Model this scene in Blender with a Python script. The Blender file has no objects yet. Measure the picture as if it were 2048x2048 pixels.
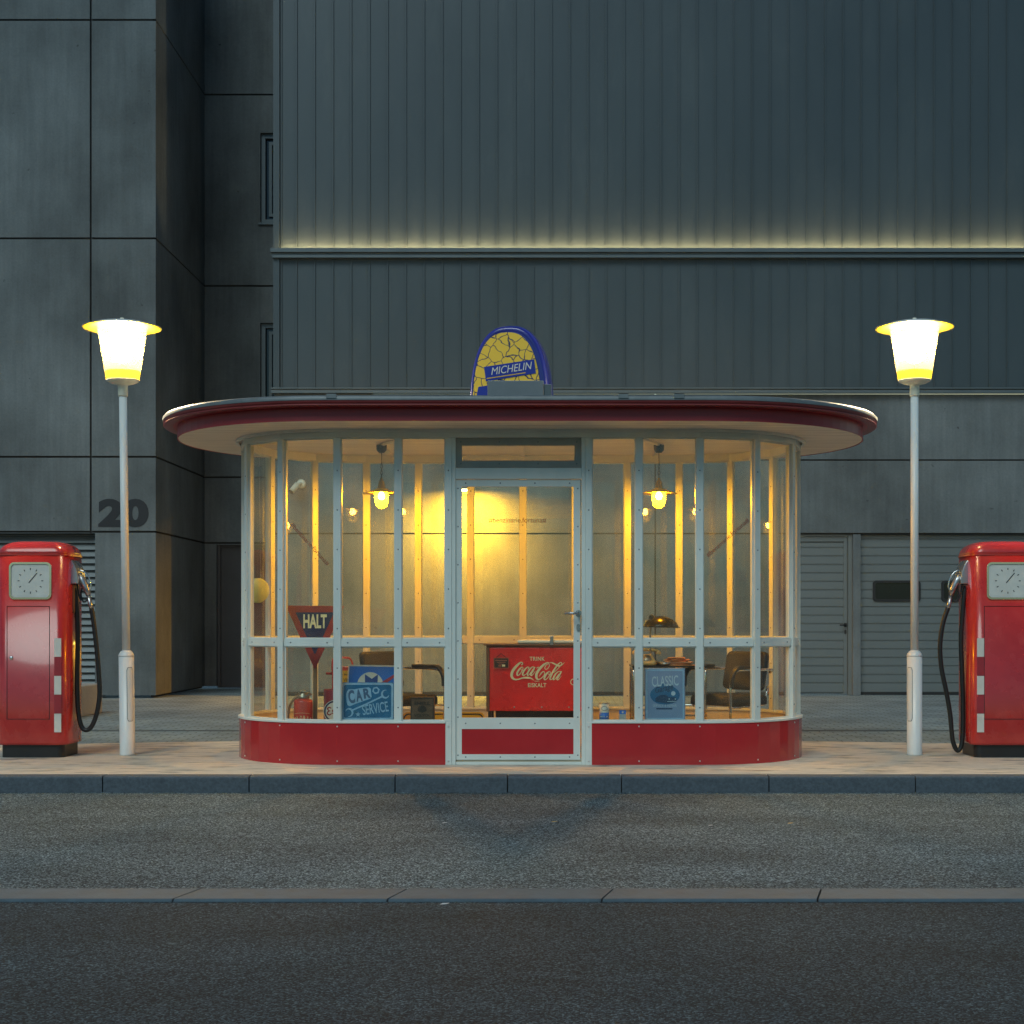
import bpy, math, random
from mathutils import Vector, Matrix
random.seed(7)
PI = math.pi
R = math.radians
sc = bpy.context.scene

# ------------------------------------------------------------------ camera
cam_d = bpy.data.cameras.new('camera'); cam = bpy.data.objects.new('camera', cam_d)
sc.collection.objects.link(cam); sc.camera = cam
cam.location = (0.233, -11.0, 1.063); cam.rotation_euler = (R(90), 0, 0)
cam_d.sensor_width = 36; cam_d.lens = 36 * 2970 / 2048
cam_d.shift_x = -76 / 2048; cam_d.shift_y = 219 / 2048
cam_d.clip_start = 0.1; cam_d.clip_end = 1000

# ------------------------------------------------------------------ world, sun, exposure
W = bpy.data.worlds.new('World'); sc.world = W; W.use_nodes = True
wn = W.node_tree.nodes; wl = W.node_tree.links
for n in list(wn): wn.remove(n)
sky = wn.new('ShaderNodeTexSky'); sky.sky_type = 'NISHITA'; sky.sun_disc = False
sky.sun_elevation = R(9.0); sky.sun_rotation = R(20); sky.air_density = 1.2; sky.ozone_density = 3.0
bg = wn.new('ShaderNodeBackground'); bg.inputs['Strength'].default_value = 0.052
wo = wn.new('ShaderNodeOutputWorld')
tint = wn.new('ShaderNodeMix'); tint.data_type = 'RGBA'; tint.blend_type = 'MULTIPLY'; tint.inputs[0].default_value = 1; tint.inputs[7].default_value = (.74, .98, 1.08, 1)
wl.new(sky.outputs[0], tint.inputs[6]); wl.new(tint.outputs[2], bg.inputs[0]); wl.new(bg.outputs[0], wo.inputs[0])
sl = bpy.data.lights.new('sun', 'SUN'); sl.energy = 0.52; sl.angle = R(30); sl.color = (0.86, 0.98, 0.94)
so = bpy.data.objects.new('sun', sl); sc.collection.objects.link(so)
so.rotation_euler = (R(47), 0, R(-20))
sc.view_settings.view_transform = 'Standard'; sc.view_settings.look = 'None'
sc.view_settings.exposure = 1.22; sc.view_settings.gamma = 1
sc.cycles.max_bounces = 8; sc.cycles.transparent_max_bounces = 24
sc.cycles.sample_clamp_indirect = 4.0; sc.cycles.use_denoising = True; sc.cycles.denoising_prefilter = 'NONE'
sc.cycles.caustics_reflective = False; sc.cycles.caustics_refractive = False

# ------------------------------------------------------------------ helpers
def SS(y): return 2970 / (11 + y)
def X(px, y): return .233 + (px - 1100) / SS(y)
def Z(py, y): return 1.063 - (py - 1243) / SS(y)

class MB:
    def __init__(s): s.v = []; s.f = []; s.m = []; s.s = []
    def add(s, vs, fs, mi=0, sm=False, M=None):
        o = len(s.v)
        for p in vs:
            p = Vector(p)
            if M is not None: p = M @ p
            s.v.append(tuple(p))
        for f in fs:
            s.f.append([o + i for i in f]); s.m.append(mi); s.s.append(sm)
    def box(s, x0, x1, y0, y1, z0, z1, mi=0, M=None):
        vs = [(x, y, z) for z in (z0, z1) for y in (y0, y1) for x in (x0, x1)]
        s.add(vs, [(0, 2, 3, 1), (4, 5, 7, 6), (0, 1, 5, 4), (1, 3, 7, 5), (3, 2, 6, 7), (2, 0, 4, 6)], mi, False, M)
    def beam(s, p, q, w, d, n, z0, z1, mi=0):
        """box between plan points p and q, thickness d centred, normal n, from z0 to z1"""
        p = Vector(p); q = Vector(q); n = Vector(n).normalized() * d / 2
        t = (q - p).normalized() * w
        a, b = p - t, q + t
        c = [a - n, b - n, b + n, a + n]
        vs = [(k.x, k.y, z0) for k in c] + [(k.x, k.y, z1) for k in c]
        s.add(vs, [(3, 2, 1, 0), (4, 5, 6, 7), (0, 1, 5, 4), (1, 2, 6, 5), (2, 3, 7, 6), (3, 0, 4, 7)], mi)
    def lathe(s, prof, c=(0, 0, 0), n=32, mi=0, M=None, sm=True, a0=0, a1=2 * PI, caps=True):
        full = abs(a1 - a0 - 2 * PI) < 1e-6
        vs = []; k = n if full else n + 1
        for r, z in prof:
            for i in range(k):
                a = a0 + (a1 - a0) * i / n
                vs.append((c[0] + r * math.cos(a), c[1] + r * math.sin(a), c[2] + z))
        fs = []
        for j in range(len(prof) - 1):
            for i in range(n if full else n):
                i2 = (i + 1) % k
                fs.append((j * k + i, j * k + i2, (j + 1) * k + i2, (j + 1) * k + i))
        s.add(vs, fs, mi, sm, M)
        if full and caps:
            if prof[0][0] > 1e-4: s.add(vs[:k][::-1], [tuple(range(k))], mi, False, M)
            if prof[-1][0] > 1e-4: s.add(vs[-k:], [tuple(range(k))], mi, False, M)
    def tube(s, pts, r, n=10, mi=0, M=None, cap=True):
        P = [Vector(p) for p in pts]; rs = r if isinstance(r, (list, tuple)) else [r] * len(P)
        vs = []; up = None
        for i, p in enumerate(P):
            t = (P[min(i + 1, len(P) - 1)] - P[max(i - 1, 0)]).normalized()
            if up is None:
                up = Vector((0, 0, 1)) if abs(t.z) < .9 else Vector((1, 0, 0))
            a = up - t * up.dot(t)
            if a.length < 1e-5: a = t.orthogonal()
            a.normalize(); b = t.cross(a); up = a
            for k in range(n):
                w = 2 * PI * k / n
                vs.append(p + (a * math.cos(w) + b * math.sin(w)) * rs[i])
        fs = [(j * n + i, j * n + (i + 1) % n, (j + 1) * n + (i + 1) % n, (j + 1) * n + i) for j in range(len(P) - 1) for i in range(n)]
        s.add(vs, fs, mi, True, M)
        if cap:
            s.add(vs[:n][::-1], [tuple(range(n))], mi, False, M); s.add(vs[-n:], [tuple(range(n))], mi, False, M)
    def prism(s, pts, y0, y1, mi=0, M=None, side=None):
        """outline in xz, extruded y0..y1 (y0 nearer to camera)"""
        n = len(pts)
        vs = [(x, y0, z) for x, z in pts] + [(x, y1, z) for x, z in pts]
        s.add(vs, [tuple(range(n)), tuple(range(2 * n - 1, n - 1, -1))], mi, False, M)
        s.add(vs, [(i, i + n, (i + 1) % n + n, (i + 1) % n) for i in range(n)], mi if side is None else side, False, M)
    def prismz(s, pts, z0, z1, mi=0, M=None):
        n = len(pts)
        vs = [(x, y, z0) for x, y in pts] + [(x, y, z1) for x, y in pts]
        s.add(vs, [tuple(range(n))[::-1], tuple(range(n, 2 * n))] + [(i, (i + 1) % n, (i + 1) % n + n, i + n) for i in range(n)], mi, False, M)
    def loft(s, rings, mi=0, M=None, sm=True, caps=True):
        n = len(rings[0]); vs = [p for r in rings for p in r]
        fs = [(j * n + i, j * n + (i + 1) % n, (j + 1) * n + (i + 1) % n, (j + 1) * n + i) for j in range(len(rings) - 1) for i in range(n)]
        s.add(vs, fs, mi, sm, M)
        if caps:
            s.add(rings[0][::-1], [tuple(range(n))], mi, False, M); s.add(rings[-1], [tuple(range(n))], mi, False, M)
    def mesh(s, me, M, mi=0):
        s.add([v.co for v in me.vertices], [tuple(p.vertices) for p in me.polygons], mi, False, M)
    def build(s, name, mats, parent=None, bevel=0, label=None, recalc=True):
        me = bpy.data.meshes.new(name); me.from_pydata(s.v, [], s.f)
        if not isinstance(mats, (list, tuple)): mats = [mats]
        for m in mats: me.materials.append(m)
        for p, mi, sm in zip(me.polygons, s.m, s.s): p.material_index = mi; p.use_smooth = sm
        if recalc:
            import bmesh
            bm = bmesh.new(); bm.from_mesh(me)
            bmesh.ops.remove_doubles(bm, verts=bm.verts, dist=1e-6)
            bmesh.ops.recalc_face_normals(bm, faces=bm.faces); bm.to_mesh(me); bm.free()
        o = bpy.data.objects.new(name, me); sc.collection.objects.link(o)
        if parent: o.parent = parent
        if bevel:
            b = o.modifiers.new('bevel', 'BEVEL'); b.width = bevel; b.segments = 2; b.limit_method = 'ANGLE'; b.angle_limit = R(50)
        if label: o['label'] = label
        return o

def tag(o, label=None, cat=None, group=None, kind=None):
    if label: o['label'] = label
    if cat: o['category'] = cat
    if group: o['group'] = group
    if kind: o['kind'] = kind
    return o
def thing(name, label, cat, loc=(0, 0, 0), rz=0, group=None):
    o = bpy.data.objects.new(name, None); sc.collection.objects.link(o)
    o.location = loc; o.rotation_euler = (0, 0, rz); o.empty_display_size = .1
    return tag(o, label, cat, group)

def rrect(w, d, r, n=6):
    """rounded rectangle outline (half sizes w,d)"""
    out = []
    for cx, cy, a in ((w - r, d - r, 0), (-w + r, d - r, PI / 2), (-w + r, -d + r, PI), (w - r, -d + r, 1.5 * PI)):
        for i in range(n + 1):
            t = a + PI / 2 * i / n
            out.append((cx + r * math.cos(t), cy + r * math.sin(t)))
    return out
def smooth_path(pts, n=8):
    P = [Vector(p) for p in pts]; out = []
    for i in range(len(P) - 1):
        p0 = P[max(i - 1, 0)]; p1 = P[i]; p2 = P[i + 1]; p3 = P[min(i + 2, len(P) - 1)]
        for k in range(n):
            t = k / n
            out.append(.5 * ((2 * p1) + (p2 - p0) * t + (2 * p0 - 5 * p1 + 4 * p2 - p3) * t * t + (3 * p1 - p0 - 3 * p2 + p3) * t ** 3))
    out.append(P[-1]); return out

_tc = {}
def text_mesh(body, bold=0.0, shear=0.0, spacing=1.0):
    k = (body, bold, shear, spacing)
    if k in _tc: return _tc[k]
    c = bpy.data.curves.new('t', 'FONT'); c.body = body; c.size = 1; c.offset = bold; c.shear = shear
    c.space_character = spacing; c.extrude = .004; c.resolution_u = 5
    o = bpy.data.objects.new('t', c); sc.collection.objects.link(o)
    dg = bpy.context.evaluated_depsgraph_get(); dg.update()
    me = bpy.data.meshes.new_from_object(o.evaluated_get(dg))
    bpy.data.objects.remove(o); bpy.data.curves.remove(c)
    xs = [v.co.x for v in me.vertices]; ys = [v.co.y for v in me.vertices]
    _tc[k] = (me, min(xs), max(xs), min(ys), max(ys)); return _tc[k]
def put_text(mb, body, cx, y, cz, w, h, mi=0, rot=0, thick=.001, bold=0.0, shear=0.0, spacing=1.0, M=None):
    """text in the xz plane facing -y, fitted into w x h around (cx,cz)"""
    me, x0, x1, y0, y1 = text_mesh(body, bold, shear, spacing)
    A = Matrix.Translation((-(x0 + x1) / 2, -(y0 + y1) / 2, 0))
    S = Matrix.Diagonal((w / (x1 - x0), h / (y1 - y0), thick / .008, 1))
    Rm = Matrix.Rotation(PI / 2, 4, 'X')
    T = Matrix.Translation((cx, y, cz)) @ Matrix.Rotation(-rot, 4, 'Y')
    MM = T @ Rm @ S @ A
    if M is not None: MM = M @ MM
    mb.mesh(me, MM, mi)
def ribbon(mb, pts, y, mi=0, M=None, f=1.0, n=6):
    """variable width stroke in xz plane at y; pts (x,z,w)"""
    P = smooth_path([(p[0], p[1], p[2]) for p in pts], n)
    L = []; Rr = []
    for i, p in enumerate(P):
        a = P[max(i - 1, 0)]; b = P[min(i + 1, len(P) - 1)]
        t = Vector((b.x - a.x, b.y - a.y)); t = t.normalized() if t.length > 1e-9 else Vector((1, 0))
        nn = Vector((-t.y, t.x)) * max(p.z, 1e-5) * .5 * f
        L.append((p.x + nn.x, y, p.y + nn.y)); Rr.append((p.x - nn.x, y, p.y - nn.y))
    k = len(L)
    mb.add(L + Rr, [(i, i + 1, k + i + 1, k + i) for i in range(k - 1)], mi, False, M)
def circle(cx, cz, r, n=32, rz=None): return [(cx + r * math.cos(2 * PI * i / n), cz + (rz or r) * math.sin(2 * PI * i / n)) for i in range(n)]
def flat(mb, pts, y, mi=0, M=None): mb.add([(x, y, z) for x, z in pts], [tuple(range(len(pts)))], mi, False, M)

# ------------------------------------------------------------------ materials
def new_mat(name):
    m = bpy.data.materials.new(name); m.use_nodes = True
    nt = m.node_tree; b = nt.nodes['Principled BSDF']
    return m, nt.nodes, nt.links, b
def pbr(name, col, rough=.5, metal=0, var=.12, vs=4, stretch=(1, 1, 1), bump=0, bs=80, coat=0, emit=None, es=0, rvar=.08, dirt=0, dcol=(.05, .05, .045), dscale=2.0):
    m, N, L, b = new_mat(name)
    tc = N.new('ShaderNodeTexCoord'); mp = N.new('ShaderNodeMapping'); mp.inputs['Scale'].default_value = stretch
    L.new(tc.outputs['Object'], mp.inputs[0])
    nz = N.new('ShaderNodeTexNoise'); nz.inputs['Scale'].default_value = vs; nz.inputs['Detail'].default_value = 6; nz.inputs['Roughness'].default_value = .6
    L.new(mp.outputs[0], nz.inputs['Vector'])
    cr = N.new('ShaderNodeValToRGB'); L.new(nz.outputs[0], cr.inputs[0])
    cr.color_ramp.elements[0].position = .3; cr.color_ramp.elements[1].position = .7
    cr.color_ramp.elements[0].color = tuple(c * (1 - var) for c in col) + (1,)
    cr.color_ramp.elements[1].color = tuple(min(1, c * (1 + var)) for c in col) + (1,)
    out = cr.outputs[0]
    if dirt:
        n2 = N.new('ShaderNodeTexNoise'); n2.inputs['Scale'].default_value = dscale; n2.inputs['Detail'].default_value = 8; n2.inputs['Roughness'].default_value = .7
        L.new(mp.outputs[0], n2.inputs['Vector'])
        r2 = N.new('ShaderNodeValToRGB'); r2.color_ramp.elements[0].position = .52; r2.color_ramp.elements[1].position = .68
        r2.color_ramp.elements[1].color = (dirt, dirt, dirt, 1)
        L.new(n2.outputs[0], r2.inputs[0])
        mx = N.new('ShaderNodeMix'); mx.data_type = 'RGBA'
        L.new(r2.outputs[0], mx.inputs[0]); L.new(out, mx.inputs[6]); mx.inputs[7].default_value = dcol + (1,)
        out = mx.outputs[2]
    L.new(out, b.inputs['Base Color'])
    mr = N.new('ShaderNodeMapRange'); mr.inputs['To Min'].default_value = max(0, rough - rvar); mr.inputs['To Max'].default_value = min(1, rough + rvar)
    L.new(nz.outputs[0], mr.inputs[0]); L.new(mr.outputs[0], b.inputs['Roughness'])
    b.inputs['Metallic'].default_value = metal
    b.inputs['Coat Weight'].default_value = coat; b.inputs['Coat Roughness'].default_value = .08
    if bump:
        n3 = N.new('ShaderNodeTexNoise'); n3.inputs['Scale'].default_value = bs; n3.inputs['Detail'].default_value = 4
        L.new(mp.outputs[0], n3.inputs['Vector'])
        bp = N.new('ShaderNodeBump'); bp.inputs['Strength'].default_value = bump; bp.inputs['Distance'].default_value = .01
        L.new(n3.outputs[0], bp.inputs['Height']); L.new(bp.outputs[0], b.inputs['Normal'])
    if emit:
        b.inputs['Emission Color'].default_value = emit + (1,); b.inputs['Emission Strength'].default_value = es
    return m
def emis(name, col, s):
    m, N, L, b = new_mat(name)
    b.inputs['Base Color'].default_value = (.8, .75, .6, 1)
    b.inputs['Emission Color'].default_value = col + (1,); b.inputs['Emission Strength'].default_value = s
    return m

def concrete(name, base, blot=.25):
    m, N, L, b = new_mat(name)
    tc = N.new('ShaderNodeTexCoord')
    def noise(scale, st, det=6, ro=.6):
        mp = N.new('ShaderNodeMapping'); mp.inputs['Scale'].default_value = st; L.new(tc.outputs['Object'], mp.inputs[0])
        n = N.new('ShaderNodeTexNoise'); n.inputs['Scale'].default_value = scale; n.inputs['Detail'].default_value = det; n.inputs['Roughness'].default_value = ro
        L.new(mp.outputs[0], n.inputs['Vector']); return n.outputs[0]
    big = noise(.75, (1, 1, .8), 7, .58); streak = noise(2.2, (6, 6, .35), 5); fine = noise(30, (1, 1, 1), 6, .75); pit = noise(9, (1, 1, 1), 2, .5)
    def rng(s, a, c, lo=.3, hi=.7):
        r = N.new('ShaderNodeMapRange'); r.inputs['From Min'].default_value = lo; r.inputs['From Max'].default_value = hi
        r.inputs['To Min'].default_value = a; r.inputs['To Max'].default_value = c; L.new(s, r.inputs[0]); return r.outputs[0]
    def mul(a, c):
        q = N.new('ShaderNodeMath'); q.operation = 'MULTIPLY'; L.new(a, q.inputs[0]); L.new(c, q.inputs[1]); return q.outputs[0]
    f = mul(mul(rng(big, 1 - blot, 1 + blot), rng(streak, 1 - blot * .28, 1 + blot * .28)), rng(fine, .88, 1.12))
    f = mul(f, rng(pit, .45, 1.0, .20, .26))
    v = N.new('ShaderNodeVectorMath'); v.operation = 'SCALE'; v.inputs[0].default_value = base; L.new(f, v.inputs['Scale'])
    L.new(v.outputs[0], b.inputs['Base Color']); b.inputs['Roughness'].default_value = .85
    bp = N.new('ShaderNodeBump'); bp.inputs['Strength'].default_value = .25; bp.inputs['Distance'].default_value = .01
    L.new(fine, bp.inputs['Height']); L.new(bp.outputs[0], b.inputs['Normal'])
    return m

def asphalt(name, lo, hi, scale, tone=1.0):
    m, N, L, b = new_mat(name)
    tc = N.new('ShaderNodeTexCoord')
    vo = N.new('ShaderNodeTexVoronoi'); vo.inputs['Scale'].default_value = scale; L.new(tc.outputs['Object'], vo.inputs['Vector'])
    sep = N.new('ShaderNodeSeparateColor'); L.new(vo.outputs['Color'], sep.inputs[0])
    pw = N.new('ShaderNodeMath'); pw.operation = 'POWER'; pw.inputs[1].default_value = 3.2; L.new(sep.outputs[0], pw.inputs[0])
    cr = N.new('ShaderNodeMix'); cr.data_type = 'RGBA'; cr.inputs[6].default_value = lo + (1,); cr.inputs[7].default_value = hi + (1,)
    L.new(pw.outputs[0], cr.inputs[0])
    nz = N.new('ShaderNodeTexNoise'); nz.inputs['Scale'].default_value = .9; nz.inputs['Detail'].default_value = 9; nz.inputs['Roughness'].default_value = .62
    mp = N.new('ShaderNodeMapping'); mp.inputs['Scale'].default_value = (.7, 1.6, 1); L.new(tc.outputs['Object'], mp.inputs[0]); L.new(mp.outputs[0], nz.inputs['Vector'])
    r = N.new('ShaderNodeMapRange'); r.inputs['From Min'].default_value = .3; r.inputs['From Max'].default_value = .7
    r.inputs['To Min'].default_value = .62 * tone; r.inputs['To Max'].default_value = 1.35 * tone; L.new(nz.outputs[0], r.inputs[0])
    v = N.new('ShaderNodeVectorMath'); v.operation = 'SCALE'; L.new(cr.outputs[2], v.inputs[0]); L.new(r.outputs[0], v.inputs['Scale'])
    L.new(v.outputs[0], b.inputs['Base Color']); b.inputs['Roughness'].default_value = .8; b.inputs['Specular IOR Level'].default_value = .3
    bp = N.new('ShaderNodeBump'); bp.inputs['Strength'].default_value = .9; bp.inputs['Distance'].default_value = .006
    L.new(vo.outputs['Distance'], bp.inputs['Height']); bp.invert = True; L.new(bp.outputs[0], b.inputs['Normal'])
    return m

def paver():
    m, N, L, b = new_mat('paving_blocks')
    tc = N.new('ShaderNodeTexCoord')
    br = N.new('ShaderNodeTexBrick'); br.inputs['Scale'].default_value = 1
    br.inputs['Brick Width'].default_value = .22; br.inputs['Row Height'].default_value = .11; br.inputs['Mortar Size'].default_value = .006
    br.inputs['Color1'].default_value = (.19, .25, .265, 1); br.inputs['Color2'].default_value = (.26, .325, .34, 1); br.inputs['Mortar'].default_value = (.04, .045, .045, 1)
    L.new(tc.outputs['Object'], br.inputs['Vector'])
    nz = N.new('ShaderNodeTexNoise'); nz.inputs['Scale'].default_value = 1.3; nz.inputs['Detail'].default_value = 9; L.new(tc.outputs['Object'], nz.inputs['Vector'])
    r = N.new('ShaderNodeMapRange'); r.inputs['From Min'].default_value = .3; r.inputs['From Max'].default_value = .7; r.inputs['To Min'].default_value = .7; r.inputs['To Max'].default_value = 1.2; L.new(nz.outputs[0], r.inputs[0])
    v = N.new('ShaderNodeVectorMath'); v.operation = 'SCALE'; L.new(br.outputs[0], v.inputs[0]); L.new(r.outputs[0], v.inputs['Scale'])
    L.new(v.outputs[0], b.inputs['Base Color']); b.inputs['Roughness'].default_value = .75
    bp = N.new('ShaderNodeBump'); bp.inputs['Strength'].default_value = .6; bp.inputs['Distance'].default_value = .004; bp.invert = True
    L.new(br.outputs['Fac'], bp.inputs['Height']); L.new(bp.outputs[0], b.inputs['Normal'])
    return m

def glass(name, tint=(.93, .96, .94), dust=.015):
    m, N, L, b = new_mat(name); N.remove(b); out = N['Material Output']
    tr = N.new('ShaderNodeBsdfTransparent'); tr.inputs[0].default_value = tint + (1,)
    gl = N.new('ShaderNodeBsdfGlossy'); gl.inputs['Roughness'].default_value = .0; gl.inputs['Color'].default_value = (1, 1, 1, 1)
    d0 = N.new('ShaderNodeBsdfDiffuse'); d0.inputs[0].default_value = (.62, .66, .56, 1)
    t0 = N.new('ShaderNodeBsdfTranslucent'); t0.inputs[0].default_value = (.62, .66, .56, 1)
    df = N.new('ShaderNodeAddShader'); L.new(d0.outputs[0], df.inputs[0]); L.new(t0.outputs[0], df.inputs[1])
    fr = N.new('ShaderNodeFresnel'); fr.inputs['IOR'].default_value = 1.5
    ge = N.new('ShaderNodeNewGeometry'); iv = N.new('ShaderNodeMath'); iv.operation = 'SUBTRACT'; iv.inputs[0].default_value = 1; L.new(ge.outputs['Backfacing'], iv.inputs[1])
    mu = N.new('ShaderNodeMath'); mu.operation = 'MULTIPLY'; L.new(fr.outputs[0], mu.inputs[0]); L.new(iv.outputs[0], mu.inputs[1])
    m2 = N.new('ShaderNodeMath'); m2.operation = 'MULTIPLY'; m2.inputs[1].default_value = 1.3; L.new(mu.outputs[0], m2.inputs[0])
    a = N.new('ShaderNodeMixShader'); L.new(m2.outputs[0], a.inputs[0]); L.new(tr.outputs[0], a.inputs[1]); L.new(gl.outputs[0], a.inputs[2])
    tc = N.new('ShaderNodeTexCoord'); nz = N.new('ShaderNodeTexNoise'); nz.inputs['Scale'].default_value = 3; nz.inputs['Detail'].default_value = 8; L.new(tc.outputs['Object'], nz.inputs['Vector'])
    r = N.new('ShaderNodeMapRange'); r.inputs['From Min'].default_value = .4; r.inputs['From Max'].default_value = .8; r.inputs['To Min'].default_value = dust * .3; r.inputs['To Max'].default_value = dust * 3; L.new(nz.outputs[0], r.inputs[0])
    c = N.new('ShaderNodeMixShader'); L.new(r.outputs[0], c.inputs[0]); L.new(a.outputs[0], c.inputs[1]); L.new(df.outputs[0], c.inputs[2])
    L.new(c.outputs[0], out.inputs[0]); return m

def opal(name, col, k):
    m, N, L, b = new_mat(name); N.remove(b); out = N['Material Output']
    tr = N.new('ShaderNodeBsdfTransparent'); tr.inputs[0].default_value = (.97, .95, .90, 1)
    tl = N.new('ShaderNodeBsdfTranslucent'); tl.inputs[0].default_value = col + (1,)
    mx = N.new('ShaderNodeMixShader'); mx.inputs[0].default_value = k
    L.new(tr.outputs[0], mx.inputs[1]); L.new(tl.outputs[0], mx.inputs[2]); L.new(mx.outputs[0], out.inputs[0]); return m

def crackle():
    m, N, L, b = new_mat('cracked_yellow_enamel')
    tc = N.new('ShaderNodeTexCoord'); mp = N.new('ShaderNodeMapping'); mp.inputs['Scale'].default_value = (1, 0, 1); L.new(tc.outputs['Object'], mp.inputs[0])
    nz = N.new('ShaderNodeTexNoise'); nz.inputs['Scale'].default_value = 14; L.new(mp.outputs[0], nz.inputs['Vector'])
    ad = N.new('ShaderNodeVectorMath'); ad.operation = 'MULTIPLY_ADD'; ad.inputs[1].default_value = (.05, 0, .05); L.new(nz.outputs['Color'], ad.inputs[0]); L.new(mp.outputs[0], ad.inputs[2])
    vo = N.new('ShaderNodeTexVoronoi'); vo.feature = 'DISTANCE_TO_EDGE'; vo.inputs['Scale'].default_value = 13; L.new(ad.outputs[0], vo.inputs['Vector'])
    cr = N.new('ShaderNodeValToRGB'); cr.color_ramp.elements[0].position = .02; cr.color_ramp.elements[1].position = .05
    cr.color_ramp.elements[0].color = (.02, .025, .10, 1); cr.color_ramp.elements[1].color = (.95, .60, .05, 1)
    L.new(vo.outputs['Distance'], cr.inputs[0]); L.new(cr.outputs[0], b.inputs['Base Color']); b.inputs['Roughness'].default_value = .35
    return m

def soffit_mat():
    m, N, L, b = new_mat('painted_boards')
    tc = N.new('ShaderNodeTexCoord')
    wv = N.new('ShaderNodeTexWave'); wv.bands_direction = 'Y'; wv.inputs['Scale'].default_value = 3.2; wv.inputs['Distortion'].default_value = .15; L.new(tc.outputs['Object'], wv.inputs['Vector'])
    cr = N.new('ShaderNodeValToRGB'); cr.color_ramp.elements[0].position = .0; cr.color_ramp.elements[1].position = .12
    cr.color_ramp.elements[0].color = (.56, .50, .40, 1); cr.color_ramp.elements[1].color = (.84, .78, .66, 1)
    L.new(wv.outputs[0], cr.inputs[0])
    nz = N.new('ShaderNodeTexNoise'); nz.inputs['Scale'].default_value = 3; nz.inputs['Detail'].default_value = 7
    mp = N.new('ShaderNodeMapping'); mp.inputs['Scale'].default_value = (1, 8, 1); L.new(tc.outputs['Object'], mp.inputs[0]); L.new(mp.outputs[0], nz.inputs['Vector'])
    r = N.new('ShaderNodeMapRange'); r.inputs['From Min'].default_value = .3; r.inputs['From Max'].default_value = .7; r.inputs['To Min'].default_value = .85; r.inputs['To Max'].default_value = 1.08; L.new(nz.outputs[0], r.inputs[0])
    v = N.new('ShaderNodeVectorMath'); v.operation = 'SCALE'; L.new(cr.outputs[0], v.inputs[0]); L.new(r.outputs[0], v.inputs['Scale'])
    L.new(v.outputs[0], b.inputs['Base Color']); b.inputs['Roughness'].default_value = .45
    return m

M = {}
M['conc'] = concrete('fairfaced_concrete', (.125, .147, .155), .38)
M['conc_dark'] = pbr('joint_shadow_gap', (.03, .032, .034), .9)
M['conc_warm'] = concrete('plinth_concrete', (.34, .34, .31), .15)
M['clad'] = pbr('ribbed_sheet_metal', (.056, .076, .086), .42, .15, .10, 1.2, (1, 1, .3), dirt=.15, dcol=(.13, .15, .15))
M['trim'] = pbr('grey_metal_trim', (.115, .14, .15), .4, .3, .08, 3)
M['door_grey'] = pbr('grey_sectional_door', (.13, .155, .16), .5, .05, .07, 1.5, (1, 1, .5), dirt=.2, dcol=(.14, .16, .155))
M['door_dark'] = pbr('dark_grey_door', (.06, .065, .075), .5)
M['black_rubber'] = pbr('black_rubber', (.012, .013, .014), .55)
M['dark_glass'] = pbr('dark_window_glass', (.012, .015, .017), .08, 0, .1)
M['asphalt'] = asphalt('coarse_asphalt', (.026, .038, .043), (.38, .50, .53), 150)
M['asphalt2'] = asphalt('dark_asphalt', (.009, .016, .021), (.095, .165, .20), 150)
M['paver'] = paver()
M['kerb'] = pbr('kerb_granite', (.085, .105, .125), .75, 0, .25, 45, bump=.4, bs=60, dirt=.25, dcol=(.03, .035, .04), dscale=5)
M['kerb2'] = pbr('gutter_stone', (.075, .115, .14), .7, 0, .2, 12, bump=.3, bs=80, dirt=.3, dcol=(.05, .055, .06), dscale=4)
M['island'] = pbr('worn_concrete_slab', (.68, .61, .49), .75, 0, .18, 7, (1, 4, 1), bump=.5, bs=50, dirt=1, dcol=(.13, .12, .10), dscale=2.2)
M['ground'] = pbr('ground_asphalt', (.05, .055, .06), .9)
M['frame'] = pbr('pale_grey_painted_steel', (.72, .76, .71), .38, 0, .07, 3, (1, 1, .6), dirt=.12, dcol=(.22, .24, .23))
M['rivet'] = pbr('steel_rivet', (.20, .23, .24), .4, .6)
M['rivet_light'] = pbr('bright_rivet', (.7, .65, .62), .3, .5)
M['red'] = pbr('red_enamel_panel', (.47, .020, .026), .22, 0, .08, 3, coat=.3, dirt=.06, dcol=(.45, .10, .08), dscale=20)
M['darkred'] = pbr('dark_red_fascia', (.40, .026, .032), .42, 0, .1, 2, coat=.05)
M['rimred'] = pbr('weathered_red_rim', (.26, .04, .04), .4, 0, .12, 4)
M['zinc'] = pbr('zinc_flashing', (.17, .19, .195), .5, .25, .18, 8, bump=.2, bs=20)
M['soffit'] = soffit_mat()
M['cream'] = pbr('cream_paint', (.72, .62, .42), .45, 0, .06, 3)
M['floor'] = pbr('interior_floor', (.52, .44, .32), .5)
M['glass'] = glass('window_glass', dust=.013)
M['door_glass'] = glass('door_glass', dust=.006)
M['jar'] = glass('lamp_jar_glass', (.96, .93, .85), .06)
M['letter'] = pbr('maroon_vinyl_letters', (.16, .018, .02), .5)
M['steel'] = pbr('brushed_steel', (.45, .46, .47), .28, .9, .05)
M['chrome'] = pbr('chrome_tube', (.75, .74, .72), .10, 1.0, .02, rvar=.03)
M['post'] = pbr('white_lamp_post_paint', (.76, .79, .77), .35, 0, .05, 4, (1, 1, .4), dirt=.25, dcol=(.35, .33, .30), dscale=6)
M['lantern'] = opal('opal_lantern_glass', (1.0, .78, .30), .035)
M['lamp_tube'] = emis('lit_lamp_tube', (1.0, .80, .53), 330.0)
M['lantern2'] = opal('yellow_opal_glass', (1.0, .72, .03), .030)
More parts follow.
